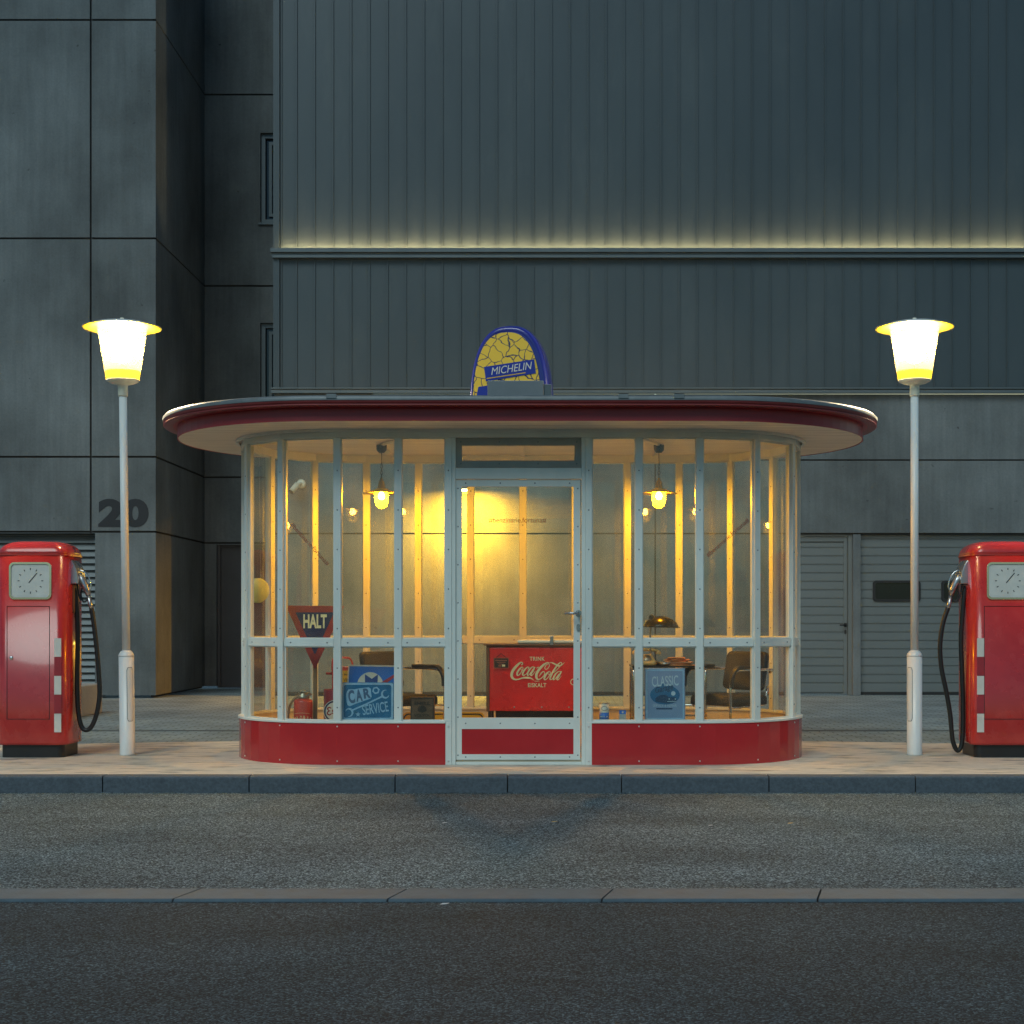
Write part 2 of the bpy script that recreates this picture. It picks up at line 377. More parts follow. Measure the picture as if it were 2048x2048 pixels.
M['brim'] = pbr('white_enamel_brim', (.80, .76, .60), .4)
M['brim_glow'] = pbr('glow_yellow_brim', (.40, .30, .0015), .5, var=.05)  # brim underside: the lamp's yellow glow is put into the colour
M['pend'] = pbr('glow_yellow_enamel_shade', (.80, .60, .06), .4, var=.05)  # enamel shade with the bulb's yellow glow painted into its colour
M['gold'] = pbr('olive_upholstery', (.016, .014, .009), .6, 0, .15, 30, bump=.2, bs=200)
M['black'] = pbr('black_plastic', (.015, .015, .015), .4)
M['bulb'] = emis('lit_bulb', (1.0, .40, .004), 1300.0)
M['wall_lens'] = emis('lit_wall_lamp_lens', (1.0, .66, .10), 40.0)
M['strip'] = emis('lit_light_strip', (1.0, .68, .30), 75.0)
M['enamel_y'] = pbr('yellow_enamel', (.78, .46, .04), .3)
M['cocared'] = pbr('cooler_red_paint', (.88, .028, .020), .28, 0, .1, 5, coat=.3)
M['creamtext'] = pbr('cream_lettering', (.95, .80, .45), .4)
M['brown'] = pbr('brown_metal_edge', (.24, .12, .06), .4, .3)
M['bluesign'] = pbr('dark_blue_tin', (.012, .15, .33), .35, .2, .2, 12)
M['bluelight'] = pbr('faded_blue_print', (.32, .52, .74), .4, 0, .15, 15)
M['bluemid'] = pbr('mid_blue_print', (.07, .14, .27), .4, 0, .15, 15)
M['classic'] = pbr('grey_blue_tin', (.25, .34, .54), .3, .3, .08, 6)
M['classic2'] = pbr('strong_blue_print', (.015, .13, .30), .35)
M['palep'] = pbr('pale_blue_print', (.50, .62, .74), .4)
M['classic3'] = pbr('navy_print', (.01, .05, .13), .35)
M['white'] = pbr('off_white_paint', (.74, .70, .60), .4)
M['blue'] = pbr('bright_blue_enamel', (.015, .16, .62), .3)
M['navy'] = pbr('navy_enamel', (.015, .025, .09), .35)
M['haltred'] = pbr('faded_sign_red', (.34, .028, .022), .45, 0, .2, 10, dirt=.3, dcol=(.10, .02, .02), dscale=8)
M['tyreblue'] = pbr('glossy_deep_blue', (.022, .025, .26), .22, 0, .15, 5, coat=.5)
M['banner'] = pbr('royal_blue_banner', (.012, .03, .33), .3)
M['crackle'] = crackle()
M['boxgrey'] = pbr('grey_sheet_box', (.20, .21, .22), .35, .4, .1, 4)
M['wood'] = pbr('old_dark_wood', (.13, .065, .03), .6, 0, .3, 12, (1, 1, 5))
M['wood_dark'] = pbr('burnt_wood_marking', (.035, .022, .014), .7)
M['wood_post'] = pbr('brown_post', (.22, .15, .08), .6)
M['pumpred'] = pbr('pump_red_paint', (.48, .025, .022), .28, 0, .12, 3, coat=.5, dirt=.1, dcol=(.6, .2, .15), dscale=6)
M['pumpwhite'] = pbr('pump_white_stripe', (.72, .66, .58), .4)
M['pumpstripe'] = pbr('pump_dark_red_stripe', (.36, .03, .04), .4)
M['hose'] = pbr('black_rubber_hose', (.014, .015, .015), .38)
M['beige'] = pbr('ivory_bakelite', (.70, .46, .16), .3)
M['hosebeige'] = pbr('beige_hose', (.42, .31, .18), .6)
M['brass'] = pbr('dull_brass', (.35, .32, .25), .35, .8)
M['extred'] = pbr('extinguisher_red', (.60, .05, .03), .3, 0, .12, 6, coat=.3)
M['paper'] = pbr('orange_paper', (.92, .34, .10), .6, 0, .15, 20)
M['shade'] = pbr('dark_bronze_lacquer', (.012, .009, .006), .28, 0, coat=.15)
M['leaf'] = pbr('dry_yellow_leaf', (.62, .42, .12), .6)
M['litter'] = pbr('white_litter', (.65, .68, .70), .6)
M['disc'] = pbr('pale_yellow_disc', (.58, .66, .26), .35)
M['pumpdial'] = pbr('pump_dial_face', (.70, .68, .62), .3)

# ------------------------------------------------------------------ setting: ground, road, paving, kerbs
def sheet(name, x0, x1, y0, y1, z, mat):
    mb = MB(); mb.add([(x0, y0, z), (x1, y0, z), (x1, y1, z), (x0, y1, z)], [(0, 1, 2, 3)])
    return tag(mb.build(name, mat), kind='structure')
sheet('ground', -300, 300, -300, 300, -.20, M['ground'])
sheet('road', -60, 60, -30, -4.74, -.119, M['asphalt2'])
sheet('lane', -60, 60, -4.50, -.80, -.110, M['asphalt'])
sheet('paving', -40, 40, 1.0, 14.0, -.012, M['paver'])
def kerbrow(name, joints, y0, y1, z0, z1, mat, r, slant=0):
    mb = MB()
    for a, b in zip(joints[:-1], joints[1:]):
        g = .004
        prof = [(y0, z0), (y0, z1 - r)]
        for i in range(1, 6):
            t = PI / 2 * i / 5; prof.append((y0 + r - r * math.cos(t), z1 - r + r * math.sin(t)))
        prof += [(y1, z1), (y1, z0)]
        n = len(prof); vs = []
        for xx in (a + g, b - g):
            for (yy, zz) in prof: vs.append((xx + slant * (yy - y0), yy, zz))
        mb.add(vs, [tuple(range(n))[::-1], tuple(range(n, 2 * n))] + [(i, (i + 1) % n, (i + 1) % n + n, i + n) for i in range(n)], 0)
    return tag(mb.build(name, mat), kind='structure')
kj = [X(p, -.815) for p in (205, 498, 790, 1015, 1243, 1538, 1831)]
kj = [kj[0] - k for k in range(12, 0, -1)] + kj + [kj[-1] + k for k in range(1, 12)]
kerbrow('kerb', kj, -.815, -.68, -.22, .002, M['kerb'], .018)
gj = [X(p, -4.6) for p in (-70, 362, 782, 1201, 1623, 2040)]
gj = [gj[0] - .9 * k for k in range(10, 0, -1)] + gj + [gj[-1] + .9 * k for k in range(1, 10)]
kerbrow('gutter_kerb', gj, -4.745, -4.495, -.2, -.106, M['kerb2'], .013, .25)
mb = MB()
pts = [(-9, -.68), (9, -.68)]
for i in range(41):
    x = 9 - 18 * i / 40; pts.append((x, max(.2, 2.40 - .0325 * x * x)))
mb.prismz(pts, -.15, .0)
tag(mb.build('traffic_island', M['island']), kind='structure')
mb = MB(); mb.box(-40, 40, 3.55, 3.60, -.012, -.004); mb.box(-40, 40, 3.61, 3.66, -.012, -.006, 1)
tag(mb.build('drainage_channel', [M['trim'], M['black_rubber']]), kind='structure')

# ------------------------------------------------------------------ walls by depth cells
def wallgrid(mb, u0, u1, z0, z1, f, holes=(), ju=(), jz=(), jw=.028, jd=.03, mi=0, mj=1, skip=()):
    """f(u,z,d)->xyz. holes: (ua,ub,za,zb,depth,keepback). joints recessed jd."""
    us = {u0, u1}; zs = {z0, z1}
    for h in holes: us |= {min(max(h[0], u0), u1), min(max(h[1], u0), u1)}; zs |= {min(max(h[2], z0), z1), min(max(h[3], z0), z1)}
    for u in ju:
        us |= {u - jw / 2, u + jw / 2}
    for z in jz:
        zs |= {z - jw / 2, z + jw / 2}
    us = sorted(u for u in us if u0 - 1e-6 <= u <= u1 + 1e-6); zs = sorted(z for z in zs if z0 - 1e-6 <= z <= z1 + 1e-6)
    def cell(i, j):
        if i < 0 or j < 0 or i >= len(us) - 1 or j >= len(zs) - 1: return None
        u = (us[i] + us[i + 1]) / 2; z = (zs[j] + zs[j + 1]) / 2
        for h in holes:
            if h[0] < u < h[1] and h[2] < z < h[3]: return (h[4], h[5], 0)
        for q in ju:
            if abs(u - q) < jw / 2: return (jd, True, 1)
        for q in jz:
            if abs(z - q) < jw / 2: return (jd, True, 1)
        return (0, True, 0)
    for i in range(len(us) - 1):
        for j in range(len(zs) - 1):
            c = cell(i, j); a, b, p, q = us[i], us[i + 1], zs[j], zs[j + 1]
            if c[1]: mb.add([f(a, p, c[0]), f(b, p, c[0]), f(b, q, c[0]), f(a, q, c[0])], [(0, 1, 2, 3)], mj if c[2] else mi)
            e = cell(i + 1, j)
            if e and abs(e[0] - c[0]) > 1e-6: mb.add([f(b, p, c[0]), f(b, p, e[0]), f(b, q, e[0]), f(b, q, c[0])], [(0, 1, 2, 3)], mi)
            e = cell(i, j + 1)
            if e and abs(e[0] - c[0]) > 1e-6: mb.add([f(a, q, c[0]), f(b, q, c[0]), f(b, q, e[0]), f(a, q, e[0])], [(0, 1, 2, 3)], mi)

# ---- concrete building on the left
YL, YR, YG = 9.8, 12.75, 10.4
CX = -5.29
bl = thing('concrete_building', 'dark fair-faced concrete building with the number 20 behind the left street lamp', 'building', (0, 0, 0))
mb = MB()
rows = (2.32, 3.37, 6.43, 9.49)
wallgrid(mb, -14, CX, 0.03, 12.6, lambda u, z, d: (u, YL + d, z), [(-9.6, -6.14, .0, 2.30, .35, False)], (-6.2, -9.3), rows)
wallgrid(mb, YL, YR, 0.03, 12.6, lambda u, z, d: (CX - d, u, z), (), (), rows)
wallgrid(mb, CX - .06, -2.6, 0.03, 12.6, lambda u, z, d: (u, YR + d, z), [(-5.10, -4.0, 0, 2.29, .18, False), (-4.40, -3.3, 7.44, 8.88, .16, False), (-4.40, -3.3, 4.4, 5.84, .16, False)], (), rows)
mb.box(-14, CX - .05, YL + .4, YR + 1, 12.5, 12.6); mb.box(-14, CX - .045, YL + .045, YR + .6, 2.36, 12.4, 1); mb.box(-14, -6.14, YL + .45, YL + .5, 0, 12.5, 1)
mb.box(CX - .08, CX - .04, YL + .04, YR, 0, .1, 1)
mb.build('wall', [M['conc'], M['conc_dark']], bl, recalc=False)
mb = MB(); put_text(mb, '20', X(247, YL), YL - .004, Z(1026, YL), .705, .40, bold=.055, thick=.004)
mb.build('number', pbr('dark_number_paint', (.012, .015, .020), .6), bl)
mb = MB()
for k in range(24):
    z = .06 + k * .096
    mb.add([(-9.6, YL + .10, z), (-6.14, YL + .10, z), (-6.14, YL + .15, z + .085), (-9.6, YL + .15, z + .085)], [(0, 1, 2, 3)])
    mb.add([(-9.6, YL + .10, z), (-6.14, YL + .10, z), (-6.14, YL + .15, z - .012), (-9.6, YL + .15, z - .012)], [(0, 1, 2, 3)])
mb.build('louvre_gate', M['trim'], bl, recalc=False)
mb = MB(); mb.box(-5.05, -4.02, YR + .10, YR + .16, 0, 2.26); mb.box(-5.10, -5.05, YR + .06, YR + .17, 0, 2.29); mb.box(-5.05, -4.0, YR + .06, YR + .17, 2.26, 2.29)
dd = mb.build('door', M['door_dark'], bl, bevel=.004)
for z0 in (7.44, 4.4):
    mb = MB(); z1 = z0 + 1.44
    for a, b in ((0, .07), (.12, .05)):
        x0 = -4.40 + a; xx = x0 + b
        mb.box(x0, xx, YR + .06 + a * .2, YR + .14, z0 + a, z1 - a); mb.box(xx, -3.3, YR + .06 + a * .2, YR + .14, z1 - a - b, z1 - a); mb.box(xx, -3.3, YR + .06 + a * .2, YR + .14, z0 + a, z0 + a + b)
    w = mb.build('window', M['trim'], bl)
    mb = MB(); mb.box(-4.33, -3.3, YR + .125, YR + .155, z0 + .05, z1 - .05); mb.build('window_pane', M['dark_glass'], w)
    mb = MB(); mb.box(-4.43, -3.3, YR - .035, YR + .05, z0 - .035, z0 - .003); mb.build('sill', M['trim'], w)

# ---- garage building on the right
GX = -3.74
bg_ = thing('garage_building', 'long garage building with ribbed metal upper cladding behind the kiosk', 'building', (0, 0, 0))
mb = MB()
wallgrid(mb, GX, 14, .0, 4.34, lambda u, z, d: (u, YG + d, z), [(3.63, 4.60, -.1, 2.32, .22, False), (4.71, 8.62, -.1, 2.32, .22, False)], (1.75,), (2.33, 3.39), .022)
wallgrid(mb, YG, YR, 0, 12.4, lambda u, z, d: (GX + d, u, z), (), (), (3.39, 6.43))
mb.box(GX, 14, YG + .10, YR, 12.3, 12.4)
mb.box(GX, 3.6, YG - .012, YG, 0, .05, 1)
mb.build('wall', [M['conc'], M['conc_dark']], bg_, recalc=False)
def clad(z0, z1):
    mb = MB(); y = YG - .02
    mb.box(GX, 14, y, y + .06, z0, z1)
    mb.box(GX - .004, GX + .085, y - .045, y, z0, z1); mb.box(GX + .10, GX + .115, y - .02, y, z0, z1)
    x = X(594, YG)
    while x < 13.9:
        mb.box(x - .008, x + .008, y - .020, y, z0, z1); mb.box(x - .034, x - .030, y - .004, y, z0, z1)
        x += .2623
    return mb.build('ribbed_cladding', M['clad'], bg_)
clad(4.42, 6.29); clad(6.41, 12.4)
mb = MB()
mb.box(GX - .03, 14, YG - .14, YG - .02, 6.355, 6.375); mb.box(GX - .03, 14, YG - .14, YG - .125, 6.375, 6.412)
mb.box(GX - .02, 14, YG - .09, YG - .02, 6.318, 6.3545); mb.box(GX - .01, 14, YG - .12, YG - .02, 6.28, 6.317)
mb.build('cladding_rail', M['trim'], bg_)
mb = MB(); mb.box(GX + .12, 14, YG - .112, YG - .098, 6.376, 6.384); mb.build('light_strip', M['strip'], bg_)
mb = MB()
mb.box(GX - .03, 14, YG - .11, YG, 4.40, 4.42); mb.box(GX - .02, 14, YG - .06, YG, 4.385, 4.3995); mb.box(GX - .03, 14, YG - .10, YG, 4.342, 4.3845)
mb.build('cladding_sill', M['trim'], bg_)
# garage door with slats and windows
def slatdoor(name, x0, x1, z1, y, parent, pitch=.1225, mat='door_grey'):
    mb = MB(); zs = [.06 + pitch * k for k in range(1, 30) if .06 + pitch * k < z1 - .03]
    for a, b in zip([.04] + zs, zs + [z1]):
        vs = [(x0, y, a), (x1, y, a), (x1, y, b - .022), (x0, y, b - .022), (x1, y + .012, b - .016), (x0, y + .012, b - .016), (x1, y + .012, b), (x0, y + .012, b)]
        mb.add(vs, [(0, 1, 2, 3), (3, 2, 4, 5), (5, 4, 6, 7)]); mb.add([(x0, y + .012, b), (x1, y + .012, b), (x1, y, b), (x0, y, b)], [(0, 1, 2, 3)])
    mb.box(x0, x1, y + .02, y + .05, .02, z1)
    return mb.build(name, M[mat], parent, recalc=False)
gd = slatdoor('garage_door', 4.71, 8.62, 2.32, YG + .10, bg_)
mb = MB(); mb.box(4.71, 8.62, YG + .09, YG + .14, .0, .045); mb.build('bottom_seal', M['black_rubber'], gd)
for px in (1793, 1930, 2067):
    cx = X(px, YG + .1); cz = Z(1182, YG + .1)
    mb = MB(); o = [(cx + a, cz + b) for a, b in rrect(.345, .152, .05)]; i = [(cx + a, cz + b) for a, b in rrect(.310, .118, .035)]
    n = len(o)
    vs = [(x, YG + .075, z) for x, z in o] + [(x, YG + .075, z) for x, z in i] + [(x, YG + .10, z) for x, z in o] + [(x, YG + .092, z) for x, z in i]
    fs = [(k, (k + 1) % n, (k + 1) % n + n, k + n) for k in range(n)] + [(k, (k + 1) % n, (k + 1) % n + 2 * n, k + 2 * n) for k in range(n)] + [(k + n, (k + 1) % n + n, (k + 1) % n + 3 * n, k + 3 * n) for k in range(n)]
    mb.add(vs, fs); w = mb.build('window', M['black_rubber'], gd)
    mb = MB(); flat(mb, i, YG + .092); mb.build('window_pane', M['dark_glass'], w)
# service door
sd = slatdoor('service_door', 3.63, X(1687, YG + .1), 2.22, YG + .10, bg_)
mb = MB(); x1 = X(1687, YG + .1)
mb.box(x1, 4.535, YG + .085, YG + .13, .02, 2.29); mb.box(4.54, 4.60, YG + .06, YG + .13, 0, 2.32); mb.box(3.63, x1, YG + .085, YG + .13, 2.22, 2.29); mb.box(3.63, 4.54, YG + .06, YG + .13, 2.293, 2.32)
mb.build('door_frame', M['door_grey'], sd, bevel=.003)
mb = MB(); hx = X(1693, YG); hz = Z(1250, YG)
mb.tube([(hx, YG + .085, hz), (hx, YG + .03, hz), (hx - .09, YG + .025, hz)], .011); mb.prism([(hx + a, hz + b) for a, b in rrect(.022, .03, .015)], YG + .078, YG + .085)
mb.build('handle', M['black'], sd)
mb = MB(); mb.prism([(hx + a, hz - .10 + b) for a, b in rrect(.016, .03, .014)], YG + .078, YG + .085); mb.build('lock', M['black'], sd)

# ---- low plinth at the left edge
mb = MB()
pr = [(-5.04, 4.2), (-5.04, 6.5), (-6.6, 6.5), (-6.6, 4.2)]
mb.prismz(pr, -.012, .335)
tag(mb.build('concrete_plinth', M['conc_warm'], bevel=.015), 'low pale concrete block behind the red pump with yellow light on its side', 'concrete block')

# ---- wall lamp behind the kiosk and security camera
wlx, wly, wlz = X(928, 9.95), 9.95, Z(983, 9.95)
t = thing('wall_lamp', 'small bright yellow downlight on an arm from the concrete wall behind the kiosk', 'wall lamp', (wlx, wly, wlz))
mb = MB(); mb.box(-.09, .09, -.06, .10, .03, .075); mb.tube([(0, .10, .05), (0, .45, .05)], .018); mb.box(-.05, .05, .43, .449, 0, .10); mb.build('housing', M['trim'], t, bevel=.004)
mb = MB(); mb.box(-.075, .075, -.045, .08, .008, .0295); mb.build('lens', M['wall_lens'], t)
ld = bpy.data.lights.new('lamp_light', 'AREA'); ld.shape = 'RECTANGLE'; ld.size = .16; ld.size_y = .12; ld.energy = 165; ld.color = (1, .42, .02); ld.spread = R(170)
lo = bpy.data.objects.new('lamp_light', ld); sc.collection.objects.link(lo); lo.parent = t; lo.location = (0, 0, 0); lo.rotation_euler = (R(14), 0, 0)
t = thing('security_camera', 'white bullet security camera on the concrete wall seen through the left kiosk glass', 'security camera', (X(603, YG), YG, Z(968, YG)))
mb = MB(); Mx = Matrix.Rotation(R(90), 4, 'X'); mb.lathe([(.066, 0), (.066, .03), (.045, .05), (.0, .052)], M=Mx, n=24); mb.build('mount', M['white'], t)
mb = MB(); mb.tube([(0, -.05, 0), (-.02, -.12, -.01), (-.05, -.16, -.03)], .022)
mb.tube([(-.03, -.15, -.015), (-.11, -.20, -.125)], .042, 16); mb.build('body', M['white'], t)
mb = MB(); mb.tube([(-.11, -.20, -.125), (-.119, -.206, -.134)], .040, 16); mb.build('lens', M['dark_glass'], t)

# ------------------------------------------------------------------ the kiosk
K = thing('kiosk', 'rounded glass kiosk with red base, white frames and wide oval red roof', 'kiosk', (0, 0, 0))
CXK, CYK = 1.344, .9
def spine(gap=None, seg=24):
    S = []
    S.append(((gap if gap is not None else 0), 0, -1))
    S.append((CXK, 0, -1))
    for i in range(1, seg): a = -PI / 2 + PI * i / seg; S.append((CXK, math.cos(a), math.sin(a)))
    S.append((CXK, 0, 1)); S.append((-CXK, 0, 1))
    for i in range(1, seg): a = PI / 2 + PI * i / seg; S.append((-CXK, math.cos(a), math.sin(a)))
    S.append((-CXK, 0, -1))
    if gap is not None: S.append((-gap, 0, -1))
    return S
def at(s, r): return (s[0] + s[1] * r, CYK + s[2] * r)
def ringwall(mb, gap, r1, r0, z0, z1, mi=0, seg=24):
    S = spine(gap, seg); n = len(S); vs = []
    for s_ in S:
        a = at(s_, r1); b = at(s_, r0)
        vs += [(a[0], a[1], z0), (a[0], a[1], z1), (b[0], b[1], z1), (b[0], b[1], z0)]
    fs = [(4 * i + k, 4 * (i + 1) + k, 4 * (i + 1) + (k + 1) % 4, 4 * i + (k + 1) % 4) for i in range(n - 1) for k in range(4)]
    fs += [(0, 1, 2, 3), (4 * n - 1, 4 * n - 2, 4 * n - 3, 4 * n - 4)]
    mb.add(vs, fs, mi)
def stadloft(mb, prof, cap0=True, cap1=True, mi=0, seg=40, sm=True):
    S = spine(None, seg)[1:]; rings = [[at(s_, r) + (z,) for s_ in S] for r, z in prof]
    n = len(S); vs = [p for r in rings for p in r]
    fs = [(j * n + i, j * n + (i + 1) % n, (j + 1) * n + (i + 1) % n, (j + 1) * n + i) for j in range(len(prof) - 1) for i in range(n)]
    mb.add(vs, fs, mi, sm)
    if cap0: mb.add(rings[0][::-1], [tuple(range(n))], mi)
    if cap1: mb.add(rings[-1], [tuple(range(n))], mi)

RM = .862
# plan points of mullions: (x, y, nx, ny)
def P_front(x): return (x, CYK - RM, 0, -1)
def P_arc(sx, deg):  # deg from front
    a = R(deg); return (sx * (CXK + RM * math.sin(a)), CYK - RM * math.cos(a), sx * math.sin(a), -math.cos(a))
def P_back(x): return (x, CYK + RM, 0, 1)
right = [P_front(.52), P_front(.893), P_front(1.344)] + [P_arc(1, d) for d in range(30, 151, 30)] + [P_back(1.344)]
left = [(-x, y, -nx, ny) for x, y, nx, ny in right]
back = [P_back(x) for x in (1.344, .896, .448, 0, -.448, -.896, -1.344)]
loop = right + back[1:-1] + left[::-1]
ZB, ZS, ZT0, ZT1, ZH = .307, .325, .878, .934, 2.428
# base
mb = MB(); ringwall(mb, .543, .895, .865, 0.0, ZB, 0)
for p in loop:
    for z in (.028, .285):
        q = Vector((p[0] + p[2] * .033, p[1] + p[3] * .033, z)); nn = Vector((p[2], p[3], 0))
        Q = nn.to_track_quat('Z', 'Y').to_matrix().to_4x4(); Q.translation = q
        mb.lathe([(.0065, -.001), (.0055, .0025), (0, .0032)], n=8, mi=1, M=Q)
mb.build('base_panel', [M['red'], M['rivet_light']], K, recalc=False)
mb = MB(); ringwall(mb, .545, .862, .835, 0.052, ZB - .001, 0); mb.build('base_lining', M['cream'], K)
mb = MB(); ringwall(mb, .543, .904, .822, ZB + .001, ZS, 0); mb.build('sill', M['frame'], K, bevel=.003)
mb = MB(); stadloft(mb, [(.86, .0), (.86, .05)]); mb.build('floor', M['floor'], K)
# mullions
def mullion(p, z0, z1, w=.050, d=.060):
    mb = MB(); n = Vector((p[2], p[3])); t = Vector((-n.y, n.x)); c = Vector((p[0], p[1]))
    mb.beam(c - t * w / 2, c + t * w / 2, 0, d, n, z0, z1)
    zz = z0 + .10
    while zz < z1 - .04:
        for sgn in (1, -1):
            q = c + n * (d / 2) * sgn
            Q = Vector((n.x * sgn, n.y * sgn, 0)).to_track_quat('Z', 'Y').to_matrix().to_4x4(); Q.translation = (q.x, q.y, zz)
            mb.lathe([(.006, -.001), (.005, .002), (0, .0026)], n=8, mi=1, M=Q)
        zz += .293
    return mb.build('mullion', [M['frame'], M['rivet']], K, recalc=False)
for p in loop:
    if abs(p[0]) < .53 and p[3] < 0:
        mullion(p, 0 if False else ZS, ZH, .046)
    else: mullion(p, ZS, ZH)
# bays
def bay(p, q):
    a = Vector(p[:2]); b = Vector(q[:2]); t = (b - a).normalized(); n = Vector((t.y, -t.x))
    if n.dot(Vector(((p[0] + q[0]) / 2 - max(-CXK, min(CXK, (p[0] + q[0]) / 2)), (p[1] + q[1]) / 2 - CYK))) < 0: n = -n
    a2 = a + t * .024; b2 = b - t * .024
    mb = MB(); mb.beam(a2, b2, 0, .048, n, ZT0, ZT1)
    L = (b2 - a2).length
    for k in (.13, .87):
        for sgn in (1, -1):
            c = a2 + t * L * k + n * .024 * sgn
            Q = Vector((n.x * sgn, n.y * sgn, 0)).to_track_quat('Z', 'Y').to_matrix().to_4x4(); Q.translation = (c.x, c.y, (ZT0 + ZT1) / 2)
            mb.lathe([(.0065, -.001), (.0055, .002), (0, .0028)], n=8, mi=1, M=Q)
    mb.build('transom', [M['frame'], M['rivet']], K, recalc=False)
    # slim glazing beads + panes
    for z0, z1 in ((ZS, ZT0), (ZT1, ZH)):
        mb = MB()
        mb.beam(a2, b2, 0, .022, n, z0 + .0005, z0 + .009); mb.beam(a2, b2, 0, .022, n, z1 - .009, z1 - .0005)
        mb.beam(a2, a2 + t * .008, 0, .022, n, z0 + .009, z1 - .009); mb.beam(b2 - t * .008, b2, 0, .022, n, z0 + .009, z1 - .009)
        mb.build('glazing_bead', M['frame'], K)
        mb = MB(); mb.beam(a2 + t * .007, b2 - t * .007, 0, .006, n, z0 + .008, z1 - .008)
        mb.build('glass_pane', M['glass'], K)
    return a2, b2, n
bays = []
for i in range(len(loop) - 1): bays.append((loop[i], loop[i + 1]))
panes = {}
for p, q in bays: bay(p, q)
# header ring
mb = MB()
hv = []; hn = len(loop)
for p in loop:
    for k, z in ((.038, ZH + .0005), (.038, 2.488), (-.038, 2.488), (-.038, ZH + .0005)): hv.append((p[0] + p[2] * k, p[1] + p[3] * k, z))
mb.add(hv, [(4 * i + k, 4 * ((i + 1) % hn) + k, 4 * ((i + 1) % hn) + (k + 1) % 4, 4 * i + (k + 1) % 4) for i in range(hn) for k in range(4)])
mb.build('header', M['frame'], K)
mb = MB(); ringwall(mb, 0.0, .925, .90, 2.470, 2.4885); mb.build('cornice_bead', M['frame'], K)
# roof
mb = MB(); stadloft(mb, [(1.36, 2.489), (1.36, 2.57)], True, True); mb.build('soffit', M['soffit'], K)
RF = thing_rf = None
mb = MB(); stadloft(mb, [(1.362, 2.486), (1.368, 2.486), (1.368, 2.581), (1.40, 2.581)], False, False, sm=False); fa = mb.build('fascia', M['darkred'], K)
mb = MB(); stadloft(mb, [(1.372, 2.5815), (1.466, 2.5815), (1.473, 2.586), (1.470, 2.590), (1.458, 2.593), (1.462, 2.598), (1.474, 2.606), (1.474, 2.620)], False, False, sm=True); mb.build('roof_rim', M['rimred'], K)
mb = MB(); stadloft(mb, [(1.478, 2.618), (1.480, 2.640), (1.468, 2.652), (1.42, 2.657), (1.0, 2.665)], False, True, sm=True)
for px in (663, 1247, 1358):
    x = X(px, -.57); mb.box(x - .035, x + .035, CYK - 1.486, CYK - 1.43, 2.630, 2.660)
mb.build('roof_flashing', M['zinc'], K)
# ceiling conduits
for sx in (-1.11, 1.11):
    mb = MB(); mb.tube([(sx, .88, 2.477), (sx * .86, .55, 2.477), (sx * .80, .15, 2.477)], .013); mb.tube([(sx, .88, 2.478), (sx, 1.7, 2.478)], .009)
    mb.build('conduit', M['white'], K)
# inside roof beam
mb = MB(); mb.box(-.02, .02, .10, 1.72, 2.474, 2.4885); mb.build('ceiling_batten', M['soffit'], K)

# door, jambs and transom light
ys, ye = .016, .060
mb = MB()
for sx in (-1, 1):
    x0, x1 = sorted((sx * .5435, sx * .497)); mb.box(x0, x1, .008, .068, 0, ZS - .0005)
    x0, x1 = sorted((sx * .4965, sx * .467)); mb.box(x0, x1, .014, .062, 0, ZH)
mb.box(-.4665, .4665, .014, .062, Z(958, .02), Z(936, .02))
mb.box(-.4665, .4665, .020, .062, 0, .020)
mb.build('door_jamb', M['frame'], K, bevel=.002)
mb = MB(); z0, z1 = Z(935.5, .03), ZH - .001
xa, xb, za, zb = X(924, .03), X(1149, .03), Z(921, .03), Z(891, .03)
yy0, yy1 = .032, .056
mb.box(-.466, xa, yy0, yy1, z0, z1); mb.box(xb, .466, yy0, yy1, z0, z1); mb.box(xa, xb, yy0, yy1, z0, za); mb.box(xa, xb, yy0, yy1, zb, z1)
for zr in (z0 + .03, z1 - .03):
    for k in range(4):
        x = -.43 + .287 * k; mb.lathe([(.006, 0), (0, .003)], n=8, mi=1, M=Matrix.Translation((x, yy0, zr)) @ Matrix.Rotation(R(90), 4, 'X'))
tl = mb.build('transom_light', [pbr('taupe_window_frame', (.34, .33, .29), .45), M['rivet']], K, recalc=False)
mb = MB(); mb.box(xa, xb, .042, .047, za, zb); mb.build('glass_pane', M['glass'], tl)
mb = MB(); yd0, yd1 = .030, .058; Y0 = .030
xL0, xL1, xR0, xR1 = X(911, Y0), X(923.5, Y0), X(1147, Y0), X(1160.5, Y0)
zt0, zt1 = Z(973, Y0), Z(959.5, Y0)
zm1, zm0 = Z(1435.5, Y0), Z(1458, Y0); zk0 = Z(1508.5, Y0); zb0 = Z(1519.5, Y0)
mb.box(xL0, xL1, yd0, yd1, zb0, zt1); mb.box(xR0, xR1, yd0, yd1, zb0, zt1)
mb.box(xL1, xR0, yd0, yd1, zt0, zt1); mb.box(xL1, xR0, yd0, yd1, zm0, zm1); mb.box(xL1, xR0, yd0, yd1, zb0, zk0)
for (a, b, zz) in ((xL1, xR0, (zt0 + zt1) / 2), (xL1, xR0, (zm0 + zm1) / 2), (xL1, xR0, (zk0 + zb0) / 2)):
    for k in range(4):
        x = a + (b - a) * (.035 + .31 * k); mb.lathe([(.006, 0), (0, .003)], n=8, mi=1, M=Matrix.Translation((x, yd0, zz)) @ Matrix.Rotation(R(90), 4, 'X'))
for xx in (xL0 + .018, xR0 + .032):
    for k in range(8):
        mb.lathe([(.006, 0), (0, .003)], n=8, mi=1, M=Matrix.Translation((xx, yd0, .07 + .283 * k)) @ Matrix.Rotation(R(90), 4, 'X'))
D = mb.build('door', [M['frame'], M['rivet']], K, recalc=False)
